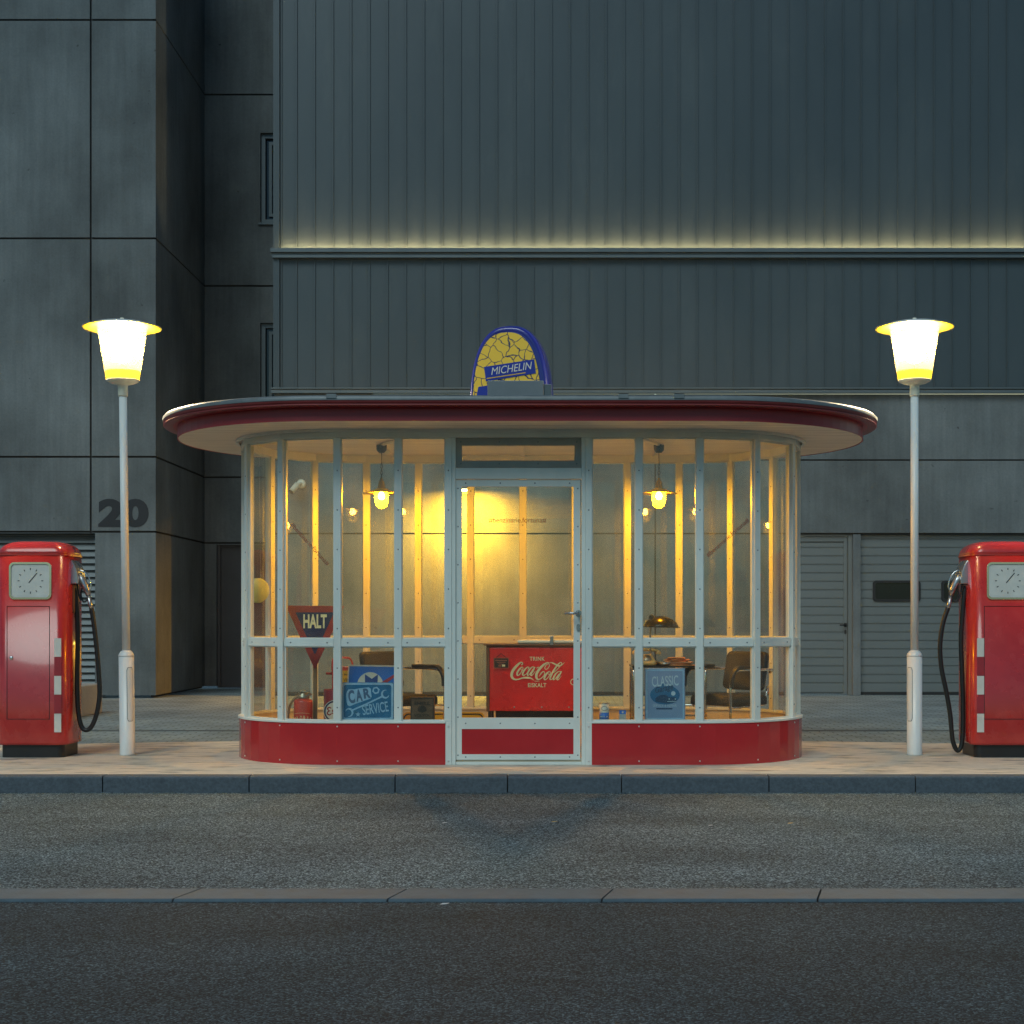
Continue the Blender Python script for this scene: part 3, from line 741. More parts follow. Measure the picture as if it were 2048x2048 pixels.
mb = MB(); mb.box(xL1, xR0, yd0 + .004, yd1 - .004, zk0, zm0); mb.build('kick_panel', M['red'], D)
mb = MB(); mb.box(xL1, xR0, .041, .047, zm1, zt0); mb.build('glass_pane', M['door_glass'], D)
mb = MB(); hx, hz = X(1157, 0), Z(1226.6, 0)
mb.tube([(hx, .03, hz), (hx, -.035, hz)], .013, 14); mb.tube([(hx, -.030, hz), (hx - .02, -.040, hz), (hx - .105, -.040, hz)], .0095, 12); mb.tube([(hx, .031, hz), (hx, .022, hz)], .024, 18)
mb.build('handle', M['steel'], D)
mb = MB(); mb.prism([(hx + a, hz - .105 + b) for a, b in rrect(.014, .026, .012)], .020, .031)
mb.build('lock', M['steel'], D)
mb = MB(); put_text(mb, '#benzinarie.fortuna#', X(1034.7, 0), .0395, Z(1040, 0), .428, .040, bold=.0, thick=.0006); mb.build('lettering', M['letter'], D)
# slanted lettering on the arc panes
def slant_text(p, q, zc, rot):
    a = Vector(p[:2]); b = Vector(q[:2]);
    if a.x > b.x: a, b = b, a
    t = (b - a).normalized(); c = (a + b) / 2; n = Vector((t.y, -t.x))
    B = Matrix(((t.x, -n.x, 0, c.x), (t.y, -n.y, 0, c.y), (0, 0, 1, 0), (0, 0, 0, 1)))
    mb = MB(); put_text(mb, '#benzinarie.fortuna#', 0, -.0042, zc, .43, .038, rot=rot, bold=.0, thick=.0006, M=B); mb.build('lettering', M['letter'], K)
slant_text(left[2], left[3], Z(1088, .08), -R(46)); slant_text(right[2], right[3], Z(1075, .08), R(40))

# ------------------------------------------------------------------ roof sign
t = thing('roof_sign', 'blue tyre-shaped arch with cracked yellow front on the kiosk roof', 'advertising sign', (X(1024, .75), .75, 2.664), R(-9))
def arch(w, h, n=36, e=2.55):
    out = []
    for i in range(n + 1):
        a = PI * i / n; c, s_ = math.cos(a), math.sin(a)
        out.append((w * math.copysign(abs(c) ** (2 / e), c), h * abs(s_) ** (2 / e)))
    return out
mb = MB()
rings = []
for yy, k in ((-.155, .86), (-.165, .90), (-.15, .95), (-.10, .99), (0, 1.0), (.10, .99), (.15, .95), (.165, .90)):
    rings.append([(x, yy, z) for x, z in arch(.325 * k, .725 * (1 - (1 - k) * .6))])
mb.loft(rings)
mb.build('arch', M['tyreblue'], t)
fy = -.158
mb = MB(); A = arch(.272, .655); A = [(x - .012, max(z, .16)) for x, z in A]; mb.prism(A, fy - .012, fy + .01); mb.build('front_panel', M['crackle'], t)
mb = MB(); bx, bz = .015, .362; ca, sa = math.cos(R(7)), math.sin(R(7))
def rot(px, pz): return (bx + px * ca - pz * sa, bz + px * sa + pz * ca)
mb.prism([rot(-.20, -.062), rot(.20, -.058), rot(.20, .052), rot(-.20, .052)], fy - .016, fy - .0125); 
mb.prism([(-.25, .162), (.24, .162), (.235, .19), (-.08, .205), (-.10, .25), (-.235, .235)], fy - .0165, fy - .0125)
bn = mb.build('banner', M['banner'], t)
mb = MB(); put_text(mb, 'MICHELIN', *rot(.015, .008)[:1], fy - .0172, rot(.015, .008)[1], .33, .058, rot=R(7), bold=.0, shear=.3, thick=.001); mb.build('lettering', M['white'], bn)
mb = MB(); mb.prism([rot(-.19, -.045), rot(.12, -.045), rot(.12, -.038), rot(-.19, -.038)], fy - .0172, fy - .0162); mb.build('underline', M['enamel_y'], bn)
t = thing('roof_box', 'grey sheet metal box standing in front of the blue arch on the roof', 'metal box', (X(1031.5, .45), .45, 2.665))
mb = MB(); mb.box(-.215, .215, -.07, .07, 0, Z(764, .45) - 2.665); mb.build('housing', M['boxgrey'], t, bevel=.004)
mb = MB(); mb.box(.2155, .275, -.05, .06, 0, .22); mb.build('side_cover', M['trim'], t, bevel=.004)

# ------------------------------------------------------------------ street lamps
def street_lamp(x, y, label, tilt, hatch_a, dent):
    t = thing('street_lamp', label, 'street lamp', (x, y, 0), 0, 'white street lamps beside the kiosk'); t.rotation_euler = (0, tilt, 0)
    mb = MB(); mb.lathe([(.062, 0), (.0595, .012), (.0595, .785)], n=40); mb.build('sleeve', M['post'], t)
    mb = MB(); mb.lathe([(.0610, .785), (.0610, .792), (.056, .808), (.044, .824), (.032, .833)], n=40); mb.build('sleeve_cap', M['post'], t)
    mb = MB(); mb.lathe([(.031, .83), (.031, 2.86)], n=32); mb.build('pole', M['post'], t)
    mb = MB(); mb.lathe([(.036, 2.855), (.038, 2.865), (.038, 2.93), (.040, 2.945), (.09, 2.958), (.124, 2.975), (.129, 2.985)], n=40); mb.build('lamp_cup', M['brim'], t)
    mb = MB(); mb.lathe([(.126, 2.985), (.130, 2.99), (.139, 3.052)], n=64, caps=False)
    mb.build('lower_glass', M['lantern2'], t)
    mb = MB(); mb.lathe([(.139, 3.0525), (.195, 3.414)], n=64, caps=False); mb.build('lantern_glass', M['lantern'], t)
    mb = MB(); mb.lathe([(0, 3.13), (.05, 3.135), (.072, 3.16), (.076, 3.35), (.05, 3.385), (0, 3.39)], n=24); mb.build('lamp_tube', M['lamp_tube'], t)
    mb = MB(); mb.lathe([(.202, 3.421), (.305, 3.401), (.307, 3.403), (.21, 3.432), (.06, 3.455), (.0, 3.458)], n=56)
    mb.build('brim_top', M['post'], t); mb = MB(); mb.lathe([(.19, 3.420), (.202, 3.418), (.304, 3.398), (.3045, 3.400), (.19, 3.4205)], n=56)
    mb.build('brim', M['brim_glow'], t)
    mb = MB(); mb.lathe([(.012, 3.452), (.020, 3.466), (.014, 3.482), (0, 3.486)], n=16); mb.build('finial', M['brim'], t)
    mb = MB()
    # hatch: slightly proud curved door with dark seam
    for rr, gz, ga, mi in ((.0600, 0, 0, 1), (.0606, .004, .07, 0)):
        a0, a1 = hatch_a - .46 + ga, hatch_a + .46 - ga; z0, z1 = .27 + gz, .70 - gz
        vs = []; n = 10
        cols = []
        for i in range(n + 1):
            a = a0 + (a1 - a0) * i / n; e = min(i, n - i) / 2.0; cut = .025 * (1 - min(1, e)) ** 2
            cols.append([(rr * math.cos(a), rr * math.sin(a), z0 + cut), (rr * math.cos(a), rr * math.sin(a), z1 - cut)])
        for i in range(n): mb.add([cols[i][0], cols[i + 1][0], cols[i + 1][1], cols[i][1]], [(0, 1, 2, 3)], mi, True)
    mb.build('access_hatch', [M['post'], M['rivet']], t)
    return t
street_lamp(X(255, .83), .83, 'white street lamp left of the kiosk, in front of the number 20', -.0125, -PI / 2 + .75, 0)
street_lamp(X(1829, .83), .83, 'white street lamp right of the kiosk, in front of the garage door', 0.0, -PI / 2 - .95, 0)

# ------------------------------------------------------------------ petrol pumps
def petrol_pump(x, y, sx, label):
    t = thing('petrol_pump', label, 'petrol pump', (x, y, 0), 0, 'vintage petrol pumps at the ends of the island')
    def ring(w, d, r, z, dx=0): return [(dx + a, b, z) for a, b in rrect(w, d, r)]
    mb = MB(); mb.loft([ring(.245, .20, .05, 0), ring(.245, .20, .05, .10)], sm=False); mb.build('plinth', M['black'], t)
    mb = MB(); mb.loft([ring(.272, .225, .075, .10), ring(.275, .228, .08, .12), ring(.275, .228, .08, 1.585)], sm=True)
    mb.lathe([(.0, 0), (0, 0)], n=3)
    mb.build('body', M['pumpred'], t)
    mb = MB(); prof = []
    for i in range(9):
        a = PI / 2 * i / 8; k = math.cos(a)
        prof.append(ring(.277 - .13 * (1 - k), .230 - .12 * (1 - k), .085, 1.588 + .105 * math.sin(a)))
    mb.loft(prof); mb.build('top_hood', M['pumpred'], t)
    mb = MB(); mb.loft([ring(.281, .234, .088, 1.578), ring(.281, .234, .088, 1.592)], sm=False); mb.build('seam_band', M['pumpred'], t)
    # chrome shoulder that shelters the nozzle
    mb = MB()
    sh = [(.225, 1.36)] + [(.225 + .105 * math.sin(a), 1.36 + .215 * math.cos(a)) for a in [PI / 2 * i / 10 for i in range(10, -1, -1)]]
    mb.prism([(sx * a, z) for a, z in sh], -.10, .10); mb.build('nozzle_housing', M['steel'], t, bevel=.006)
    mb = MB(); mb.box(sx * .24 - .02, sx * .24 + .05 * (1 if sx > 0 else .4), -.07, .07, 1.13, 1.355); mb.build('holster', M['brown'], t, bevel=.01)
    # nozzle
    mb = MB()
    P = lambda a, z, yy=-.03: (sx * a, yy, z)
    mb.tube([P(.315, 1.44), P(.345, 1.385), P(.375, 1.32), P(.39, 1.27)], [.022, .030, .026, .018], 14)
    mb.tube([P(.39, 1.27), P(.405, 1.20), P(.415, 1.165)], [.016, .017, .018], 12)
    nz = mb.build('nozzle', M['steel'], t)
    mb = MB(); mb.tube(smooth_path([P(.32, 1.47), P(.36, 1.455), P(.395, 1.41), P(.41, 1.34), P(.392, 1.30)], 5), .006, 8); mb.build('trigger_guard', M['chrome'], nz)
    mb = MB(); mb.tube(smooth_path([P(.345, 1.335), P(.33, 1.28), P(.35, 1.22), P(.385, 1.235)], 5), .007, 8); mb.tube(smooth_path([P(.30, 1.36), P(.315, 1.27), P(.335, 1.23)], 5), .007, 8); mb.build('lever', M['black'], nz)
    # hose
    mb = MB()
    path = [P(.413, 1.17), P(.432, 1.05), P(.455, .85), P(.472, .65), P(.478, .48), P(.455, .33), P(.41, .225), P(.36, .205), P(.325, .26), P(.305, .40), P(.30, .62), P(.305, .9), P(.30, 1.1), P(.285, 1.28), P(.27, 1.34)]
    if sx < 0:
        path = [P(.413, 1.17), P(.452, 1.05), P(.475, .88), P(.465, .70), P(.425, .50), P(.395, .32), P(.375, .12), P(.335, .04), P(.30, .12), P(.295, .40), P(.30, .62), P(.31, .9), P(.30, 1.1), P(.285, 1.28), P(.27, 1.34)]
    mb.tube(smooth_path(path, 8), .0185, 12); mb.build('hose', M['hose'], t)
    # striped badge on the front
    mb = MB(); zz = .20; bx = sx * .213
    for k in range(5):
        mb.box(bx - .027, bx + .027, -.2335, -.229, zz, zz + .145, k % 2); zz += .147
    mb.build('stripe_badge', [M['pumpwhite'], M['pumpstripe']], t)
    mb = MB(); flat(mb, [(a, 1.38 + b) for a, b in rrect(.15, .13, .03)], -.2305)
    for k in range(12):
        a = 2 * PI * k / 12; mb.box(-.003, .003, -.2322, -.2308, .085, .10, 1, M=Matrix.Translation((0, 0, 1.38)) @ Matrix.Rotation(a, 4, 'Y'))
    mb.box(-.003, .003, -.2335, -.2325, -.02, .08, 1, M=Matrix.Translation((0, 0, 1.38)) @ Matrix.Rotation(.7, 4, 'Y'))
    mb.build('dial_window', [M['pumpdial'], M['black']], t)
    mb = MB(); o = [(a, 1.38 + b) for a, b in rrect(.165, .145, .04)]; i = [(a, 1.38 + b) for a, b in rrect(.15, .13, .03)]; n = len(o)
    vs = [(x, -.238, z) for x, z in o] + [(x, -.238, z) for x, z in i] + [(x, -.228, z) for x, z in o] + [(x, -.228, z) for x, z in i]
    mb.add(vs, [(k, (k + 1) % n, (k + 1) % n + n, k + n) for k in range(n)] + [(k, (k + 1) % n, (k + 1) % n + 2 * n, k + 2 * n) for k in range(n)] + [(k + n, (k + 1) % n + n, (k + 1) % n + 3 * n, k + 3 * n) for k in range(n)])
    mb.build('dial_frame', M['chrome'], t)
    mb = MB()
    for z in (.30, 1.18): mb.box(-.185, .150, -.2302, -.2285, z, z + .004)
    for x in (-.185, .146): mb.box(x, x + .004, -.2302, -.2285, .3045, 1.1795)
    mb.build('panel_seam', M['black'], t)
    mb = MB(); mb.lathe([(.016, 0), (.014, .006), (0, .008)], n=20, M=Matrix.Translation((-.15 * sx, -.228, .78)) @ Matrix.Rotation(R(90), 4, 'X')); mb.build('lock', M['chrome'], t)
    return t
petrol_pump(-3.815, .80, 1, 'red vintage petrol pump at the left edge with a striped badge and hose loop')
petrol_pump(3.80, .80, -1, 'red vintage petrol pump at the right edge beyond the right street lamp')

# ------------------------------------------------------------------ pendant lamps
def pendant(x, label):
    t = thing('pendant_lamp', label, 'pendant lamp', (x, .9, 2.09), 0, 'lit pendant lamps inside the kiosk')
    mb = MB(); mb.lathe([(.0, .325), (.022, .325), (.040, .345), (.043, .375), (.043, .388)], n=24); mb.build('ceiling_cup', M['black'], t)
    mb = MB(); mb.tube([(0, 0, .33), (0, 0, .255)], .003)
    for k in range(5):
        c = Vector((0, 0, .243 - .026 * k)); pts = []
        for i in range(13):
            a = 2 * PI * i / 12; u = math.cos(a) * .009; w = math.sin(a) * .017
            pts.append(c + (Vector((u, 0, w)) if k % 2 else Vector((0, u, w))))
        mb.tube(pts, .0028, 6, cap=False)
    mb.build('chain', M['black'], t)
    mb = MB(); mb.lathe([(.0, .125), (.010, .125), (.012, .105), (.022, .095), (.028, .07), (.030, .045), (.045, .035)], n=24); mb.build('socket', M['brass'], t)
    mb = MB(); mb.lathe([(.045, .036), (.060, .028), (.148, .0), (.149, -.003), (.060, .024), (.045, .030)], n=48); mb.build('shade', M['pend'], t)
    mb = MB(); mb.lathe([(.050, .026), (.056, -.02), (.056, -.06), (.045, -.10), (.022, -.120), (.0, -.122)], n=32); mb.build('glass_jar', M['jar'], t)
    mb = MB(); mb.lathe([(.0, -.052), (.018, -.046), (.026, -.028), (.022, -.008), (.012, .008), (.010, .02)], n=14); mb.build('bulb', M['bulb'], t)
    return t
pendant(-1.117, 'lit enamel pendant lamp hanging in the left half of the kiosk, above the blue signs')
pendant(1.106, 'lit enamel pendant lamp hanging in the right half of the kiosk, above the desk')

# ------------------------------------------------------------------ inside: cooler
FZ = .05
t = thing('drinks_cooler', 'red chest cooler with cream script lettering behind the glass door', 'drinks cooler', (X(1075, .55), .55, FZ))
cy = .0; s2 = 1 / SS(.55)
def cx_(px): return (px - 1075) * s2
def cz_(py): return Z(py, .55) - FZ
mb = MB(); mb.box(cx_(979), cx_(1171), 0.002, .52, cz_(1422), cz_(1295)); mb.build('body', M['cocared'], t, bevel=.006)
mb = MB()
for a, b in ((972.5, 978.8), (1171.2, 1177.5)): mb.box(cx_(a), cx_(b), 0, .522, cz_(1423), cz_(1294))
mb.box(cx_(972.5), cx_(1177.5), .005, .52, cz_(1294), cz_(1291)); mb.build('edge_trim', M['brown'], t, bevel=.002)
mb = MB(); mb.box(cx_(967), cx_(1183), -.02, .54, cz_(1291), cz_(1287.5)); mb.build('lid', M['brown'], t, bevel=.004)
mb = MB(); mb.box(cx_(1034), cx_(1181), -.015, .53, cz_(1287), cz_(1280)); mb.build('raised_lid', M['brim'], t, bevel=.012)
mb = MB(); mb.box(cx_(1100), cx_(1107), -.035, -.005, cz_(1290), cz_(1272)); mb.build('latch', M['steel'], t, bevel=.003)
for a in (976, 1168):
    for yy in (.02, .46):
        mb = MB(); mb.box(cx_(a), cx_(a + 7), yy, yy + .03, 0, cz_(1422.2)); mb.build('leg', M['black'], t)
mb = MB(); mb.box(cx_(990), cx_(1160), .12, .46, .05, cz_(1423)); mb.build('compressor', M['black'], t)
ZS_ = 130 / 1932 * s2
def lg(x, y): return (cx_(1015) + x * ZS_, cz_(1305) - y * ZS_)
strokes = [
 [(410,375,25),(450,335,30),(430,297,28),(370,310,50),(250,420,75),(150,560,82),(122,670,82),(150,755,70),(230,803,45),(330,795,36),(450,757,40),(600,748,60),(700,768,40),(790,828,8)],
 [(430,430,25),(350,500,50),(285,620,52),(305,682,36),(370,640,25),(440,530,25),(462,455,22),(425,430,22)],
 [(385,485,18),(430,530,18),(480,520,15)],
 [(600,500,25),(640,455,25),(600,430,25),(530,490,42),(455,610,50),(470,682,36),(540,650,20),(600,590,15)],
 [(800,440,20),(740,430,25),(665,500,42),(600,610,46),(600,684,28),(660,640,22),(760,500,25)],
 [(812,432,38),(745,560,48),(690,655,42),(722,682,28),(790,610,18),(830,550,12)],
 [(865,465,30),(925,430,25)],
 [(1140,503,25),(1108,455,22),(1155,370,20),(1225,335,20),(1243,400,20),(1190,480,22),(1135,503,22)],
 [(1240,318,20),(1190,300,30),(1080,360,60),(960,480,75),(870,620,76),(858,730,72),(900,798,45),(980,778,28),(1080,690,25),(1102,600,25),(1062,565,25),(1000,620,35),(940,712,8)],
 [(1245,306,8),(1320,304,30),(1420,350,45),(1510,397,45),(1600,375,30),(1700,290,6)],
 [(1240,560,25),(1160,630,52),(1098,750,54),(1110,810,34),(1180,770,22),(1258,660,22),(1272,585,22),(1235,560,22)],
 [(1195,620,18),(1240,660,15),(1290,650,12)],
 [(1370,600,16),(1480,500,18),(1590,370,20),(1612,312,20),(1570,298,25),(1480,380,40),(1370,540,50),(1280,720,52),(1268,800,34),(1320,790,20),(1400,700,14)],
 [(1580,570,20),(1510,570,25),(1430,640,42),(1368,760,48),(1370,812,26),(1430,770,22),(1530,640,25)],
 [(1605,560,38),(1530,690,48),(1470,785,42),(1500,812,26),(1560,750,15),(1600,690,10)],
 [(805,850,14),(950,850,14)]]
mb = MB()
for k, st in enumerate(strokes):
    ribbon(mb, [lg(a, b) + (w * ZS_,) for a, b, w in st], -.0012 - .00012 * k)
put_text(mb, 'TRINK', lg(885, 185)[0], -.003, lg(885, 185)[1], 450 * ZS_, 118 * ZS_, bold=.02, spacing=1.1)
put_text(mb, 'EISKALT', lg(882, 970)[0], -.003, lg(882, 970)[1], 545 * ZS_, 125 * ZS_, bold=.02, spacing=1.05)
mb.build('lettering', M['creamtext'], t, recalc=False)
mb = MB()
for px in (1028.5, 1083.5, 1138):
    mb.lathe([(.007, 0), (0, .003)], n=8, M=Matrix.Translation((cx_(px), 0, cz_(1414.5))) @ Matrix.Rotation(R(90), 4, 'X'))
mb.build('screw', M['rivet_light'], t)
mb = MB(); ex, ez = cx_(1144), cz_(1364)
mb.prism(circle(ex + .012, ez, .026, 24), -.0012, 0); mb.build('round_badge', M['creamtext'], t)
mb = MB(); mb.prism(circle(ex + .012, ez, .019, 24), -.0022, -.0013); mb.build('badge_centre', M['cocared'], t)
# little hanging notice
t = thing('notice_board', 'small dark hanging notice with rope and pale lines on the red cooler', 'notice', (X(1002.5, .535), .535, Z(1326, .535)))
mb = MB(); mb.prism(rrect(.060, .042, .008), -.004, .004); mb.build('board', pbr('rust_frame', (.55, .12, .06), .5), t)
mb = MB(); mb.prism(rrect(.054, .036, .006), -.0055, -.0041); mb.build('face', M['wood_dark'], t)
mb = MB()
for z, w, h in ((.020, .046, .003), (.006, .034, .002), (-.008, .020, .002)): mb.box(-w, w, -.0065, -.0056, z - h, z + h)
mb.box(.006, .030, -.0068, -.0056, -.027, -.012, 1); mb.box(-.022, .0, -.0066, -.0056, -.025, -.019)
mb.build('printing', [pbr('rust_print', (.5, .16, .08), .5), M['creamtext']], t)
mb = MB(); mb.tube([(-.04, 0, .04), (0, 0, .074), (.04, 0, .04)], .0022, 6); mb.build('rope', M['wood_dark'], t)

# ------------------------------------------------------------------ warning sign on a post
t = thing('warning_sign', 'faded red triangular HALT sign on a brown post in the left window', 'road sign', (X(630, .30), .30, FZ))
s3 = 1 / SS(.30); zz = lambda py: Z(py, .30) - FZ
hw = 58.5 * s3
mb = MB(); mb.prism([(-hw, zz(1211)), (hw, zz(1212)), (.004, zz(1337)), (-.004, zz(1337))], -.008, .0); mb.build('plate', M['haltred'], t, bevel=.001)
mb = MB(); f = .66; c0 = zz(1211) - .052
mb.prism([(-hw * f, c0), (hw * f, c0), (.003, c0 - (zz(1211) - zz(1337)) * f), (-.003, c0 - (zz(1211) - zz(1337)) * f)], -.0095, -.0081); mb.build('blue_field', M['navy'], t)
mb = MB(); put_text(mb, 'HALT', .002, -.0102, zz(1242.5), 47 * s3, 28 * s3, bold=.035, spacing=1.0); mb.build('lettering', M['creamtext'], t)
mb = MB(); mb.box(-.015, .015, .001, .022, 0, zz(1215)); mb.build('post', M['wood_post'], t, bevel=.002)

# fire extinguisher
t = thing('fire_extinguisher', 'old red fire extinguisher with beige hose left of the HALT sign post', 'fire extinguisher', (X(606.5, .26), .26, FZ))
s3 = 1 / SS(.26); zz = lambda py: Z(py, .26) - FZ
r0 = 18.8 * s3
mb = MB(); mb.lathe([(r0 * .93, 0), (r0, .012), (r0, zz(1404)), (r0 * .97, zz(1401)), (r0 * .8, zz(1398.5)), (r0 * .55, zz(1397))], n=40); mb.build('cylinder', M['extred'], t)
mb = MB(); mb.lathe([(.042, zz(1397.5)), (.046, zz(1396)), (.046, zz(1392)), (.036, zz(1390)), (.036, zz(1388)), (.026, zz(1386)), (.02, zz(1381)), (0, zz(1380))], n=28); mb.build('valve_head', M['brass'], t)
mb = MB(); mb.tube(smooth_path([(-.03, -.02, zz(1386)), (.0, -.03, zz(1382)), (.05, -.03, zz(1386)), (.062, -.02, zz(1389)), (.02, -.03, zz(1391))], 5), .006, 8); mb.build('lever', M['brass'], t)
mb = MB(); mb.tube(smooth_path([(-.04, -.01, zz(1393)), (-.075, -.02, zz(1400)), (-.105, -.02, zz(1418)), (-.110, -.02, zz(1440)), (-.10, -.02, .06)], 8), .0095, 10); mb.build('hose', M['hosebeige'], t)
mb = MB()
for k, ch in enumerate('GLORIA'):
    a = -PI / 2 + (k - 2.2) * .36; Q = Matrix.Rotation(a + PI / 2, 4, 'Z'); zc = zz(1434) - .006 * abs(k - 2.5)
    put_text(mb, ch, 0, -r0 - .0012, zc, .016 if ch != 'I' else .005, .034, bold=.01, M=Q)
ar = []
for i in range(21):
    a = -PI / 2 - .95 + 1.9 * i / 20; ar.append((math.cos(a) * (r0 + .001), math.sin(a) * (r0 + .001), zz(1427) + .008 * math.cos((i - 10) / 10 * PI / 2)))
mb.tube(ar, .0012, 5)
mb.build('lettering', M['creamtext'], t)

# oil dispenser
t = thing('oil_dispenser', 'tall red oil dispenser with pump handle and round emblem behind a window bar', 'oil dispenser', (X(677, .38), .38, FZ))
s3 = 1 / SS(.38); zz = lambda py: Z(py, .38) - FZ
mb = MB(); mb.lathe([(.108, 0), (.112, .01), (.112, zz(1380)), (.108, zz(1378)), (.02, zz(1377))], n=44); mb.build('tank', pbr('maroon_tank_paint', (.27, .025, .03), .35, coat=.2), t)
mb = MB(); mb.box(-.048, -.026, -.02, .02, zz(1378), zz(1330)); mb.box(-.02, .10, -.03, .03, zz(1378), zz(1333)); mb.lathe([(.014, zz(1333)), (.016, zz(1328)), (.010, zz(1325)), (0, zz(1324))], c=(.012, 0, 0), n=16); mb.build('pump_head', M['extred'], t, bevel=.004)
mb = MB(); mb.tube(smooth_path([(-.046, 0, zz(1345)), (-.046, 0, zz(1325)), (-.03, 0, zz(1316)), (.03, 0, zz(1315)), (.085, 0, zz(1317)), (.105, 0, zz(1326)), (.108, 0, zz(1336))], 6), .0075, 10); mb.build('handle', M['extred'], t)
mb = MB(); mb.tube([(-.04, -.01, zz(1347)), (-.095, -.01, zz(1347))], .009, 12); mb.build('crank', M['haltred'], t)
mb = MB(); mb.box(.016, .098, -.036, -.0305, zz(1368), zz(1341)); pl = mb.build('label_plate', M['enamel_y'], t)
mb = MB(); put_text(mb, 'er Benz', .055, -.0368, zz(1348.5), .066, .014, bold=.01); put_text(mb, 'VID', .066, -.0368, zz(1359.5), .046, .022, bold=.008); mb.build('lettering', M['wood_dark'], pl)
mb = MB(); rr = 22.5 * s3; ec = (-.010, zz(1421)); mb.prism(circle(ec[0], ec[1], rr, 40), -.126, -.113); em = mb.build('round_emblem', M['white'], t)
mb = MB(); mb.prism(circle(ec[0], ec[1], rr * .95, 40), -.1272, -.1261); mb.build('emblem_ring', M['navy'], em)
mb = MB(); mb.prism(circle(ec[0], ec[1], rr * .80, 40), -.1284, -.1273); mb.build('emblem_face', M['white'], em)
mb = MB()
ex = ec[0] - rr * .48; e1 = rr * .30
def E(a, b, w): return (ex + a * e1, ec[1] + .004 + b * e1, w)
ribbon(mb, [E(.55, .75, .008), E(.1, 1.05, .010), E(-.5, .7, .011), E(-.1, .08, .008), E(.3, .02, .007)], -.1290)
ribbon(mb, [E(.3, .0, .007), E(-.2, -.05, .009), E(-.6, -.7, .011), E(.0, -1.15, .010), E(.65, -.75, .008)], -.1292)
put_text(mb, 'sso', ec[0] + rr * .22, -.1292, ec[1] - .002, rr * .95, rr * .42, bold=.02)
mb.build('emblem_letters', M['haltred'], em, recalc=False)

# blue sign with white disc
t = thing('enamel_sign', 'bright blue sign with white disc and red flash leaning behind the wrench sign', 'enamel sign', (X(743, .16), .16, ZS + .001), 0)
t.rotation_euler = (R(-5), 0, 0)
s3 = 1 / SS(.16); W2 = 49 * s3; H2 = 110 * s3
mb = MB(); mb.prism([(-W2 - .012, 0), (W2 - .012, 0), (W2 + .006, H2 - .006), (-W2 + .004, H2)], -.004, .0); mb.build('plate', M['white'], t)
mb = MB(); mb.prism([(-W2 - .002, .012), (W2 - .022, .012), (W2 - .006, H2 - .018), (-W2 + .014, H2 - .012)], -.0052, -.0041); mb.build('blue_field', M['blue'], t)
dz = H2 - .155; dr = .098
mb = MB(); mb.prism(circle(-.012, dz, dr, 40), -.0062, -.0053); mb.build('disc', M['white'], t)
mb = MB(); mb.prism([(-.052, dz - .06), (.040, dz - .06), (.046, dz + .082), (.0, dz + .048), (-.052, dz + .082)], -.0072, -.0063); mb.build('emblem', pbr('cobalt_print', (.02, .06, .26), .35), t)
mb = MB(); mb.prism([(.02, dz - .01), (W2 - .01, dz + .085), (W2 - .012, dz + .06), (.075, dz - .01)], -.0082, -.0073); mb.build('red_flash', pbr('crimson_print', (.40, .04, .06), .35), t)

# CAR SERVICE sign
t = thing('workshop_sign', 'dark blue tin CAR SERVICE sign with a wrench on the left window sill', 'tin sign', (X(735, .085), .085, ZS + .001))
s3 = 1 / SS(.085); U = 120 / 1932 * s3
def cs(x, y): return ((x - 965) * U, (1345 - y) * U)
t.rotation_euler = (R(-3), 0, 0)
mb = MB(); o = [cs(965 + a, 735 + b) for a, b in rrect(850, 610, 60)]; mb.prism(o[::-1], -.006, .0); mb.build('plate', M['bluesign'], t, bevel=.002)
mb = MB()
def fr(a, b, c, d, r1, r2, y):
    o = [cs(965 + u, 735 + v) for u, v in rrect(a, b, r1)]; i = [cs(965 + u, 735 + v) for u, v in rrect(c, d, r2)]; n = len(o)
    mb.add([(x, y, z) for x, z in o] + [(x, y, z) for x, z in i], [(k, (k + 1) % n, (k + 1) % n + n, k + n) for k in range(n)])
fr(830, 585, 765, 530, 60, 70, -.0068)
mb.build('border', M['bluelight'], t, recalc=False)
mb = MB()
card = [(270, 520), (300, 420), (350, 350), (530, 350), (700, 320), (790, 310), (1000, 285), (1070, 330), (1080, 480), (1095, 590), (1060, 650), (600, 810), (400, 895), (330, 870), (290, 760)]
flat(mb, [cs(*p) for p in card], -.0070); mb.build('title_plate', M['bluelight'], t, recalc=False)
mb = MB()
for ch, x, y, w, h in (('C', 450, 590, 210, 430), ('A', 690, 545, 210, 390), ('R', 945, 480, 225, 330)):
    c = cs(x, y); put_text(mb, ch, c[0], -.0076, c[1], w * U, h * U, bold=.045, rot=R(8), thick=.0005)
mb.build('title_letters', M['bluemid'], t)
mb = MB()
ribbon(mb, [cs(470, 1020) + (60 * U,), cs(960, 800) + (62 * U,), cs(1470, 560) + (62 * U,)], -.0072)
for (cx0, cy0, d) in ((1545, 500, 1), (370, 1100, -1)):
    pts = []
    base = R(28) if d > 0 else R(28) + PI
    for i in range(25):
        a = base + R(48) + (2 * PI - R(96)) * i / 24; pts.append((cx0 + 115 * math.cos(a), cy0 - 125 * math.sin(a)))
    W_ = [14 + 50 * math.sin(PI * i / 24) for i in range(25)]
    ribbon(mb, [cs(*p) + (w * U,) for p, w in zip(pts, W_)], -.0074, n=1)
put_text(mb, 'SERVICE', cs(1215, 960)[0], -.0076, cs(1215, 960)[1], 840 * U, 330 * U, bold=.012, rot=R(9), thick=.0005)
st = []
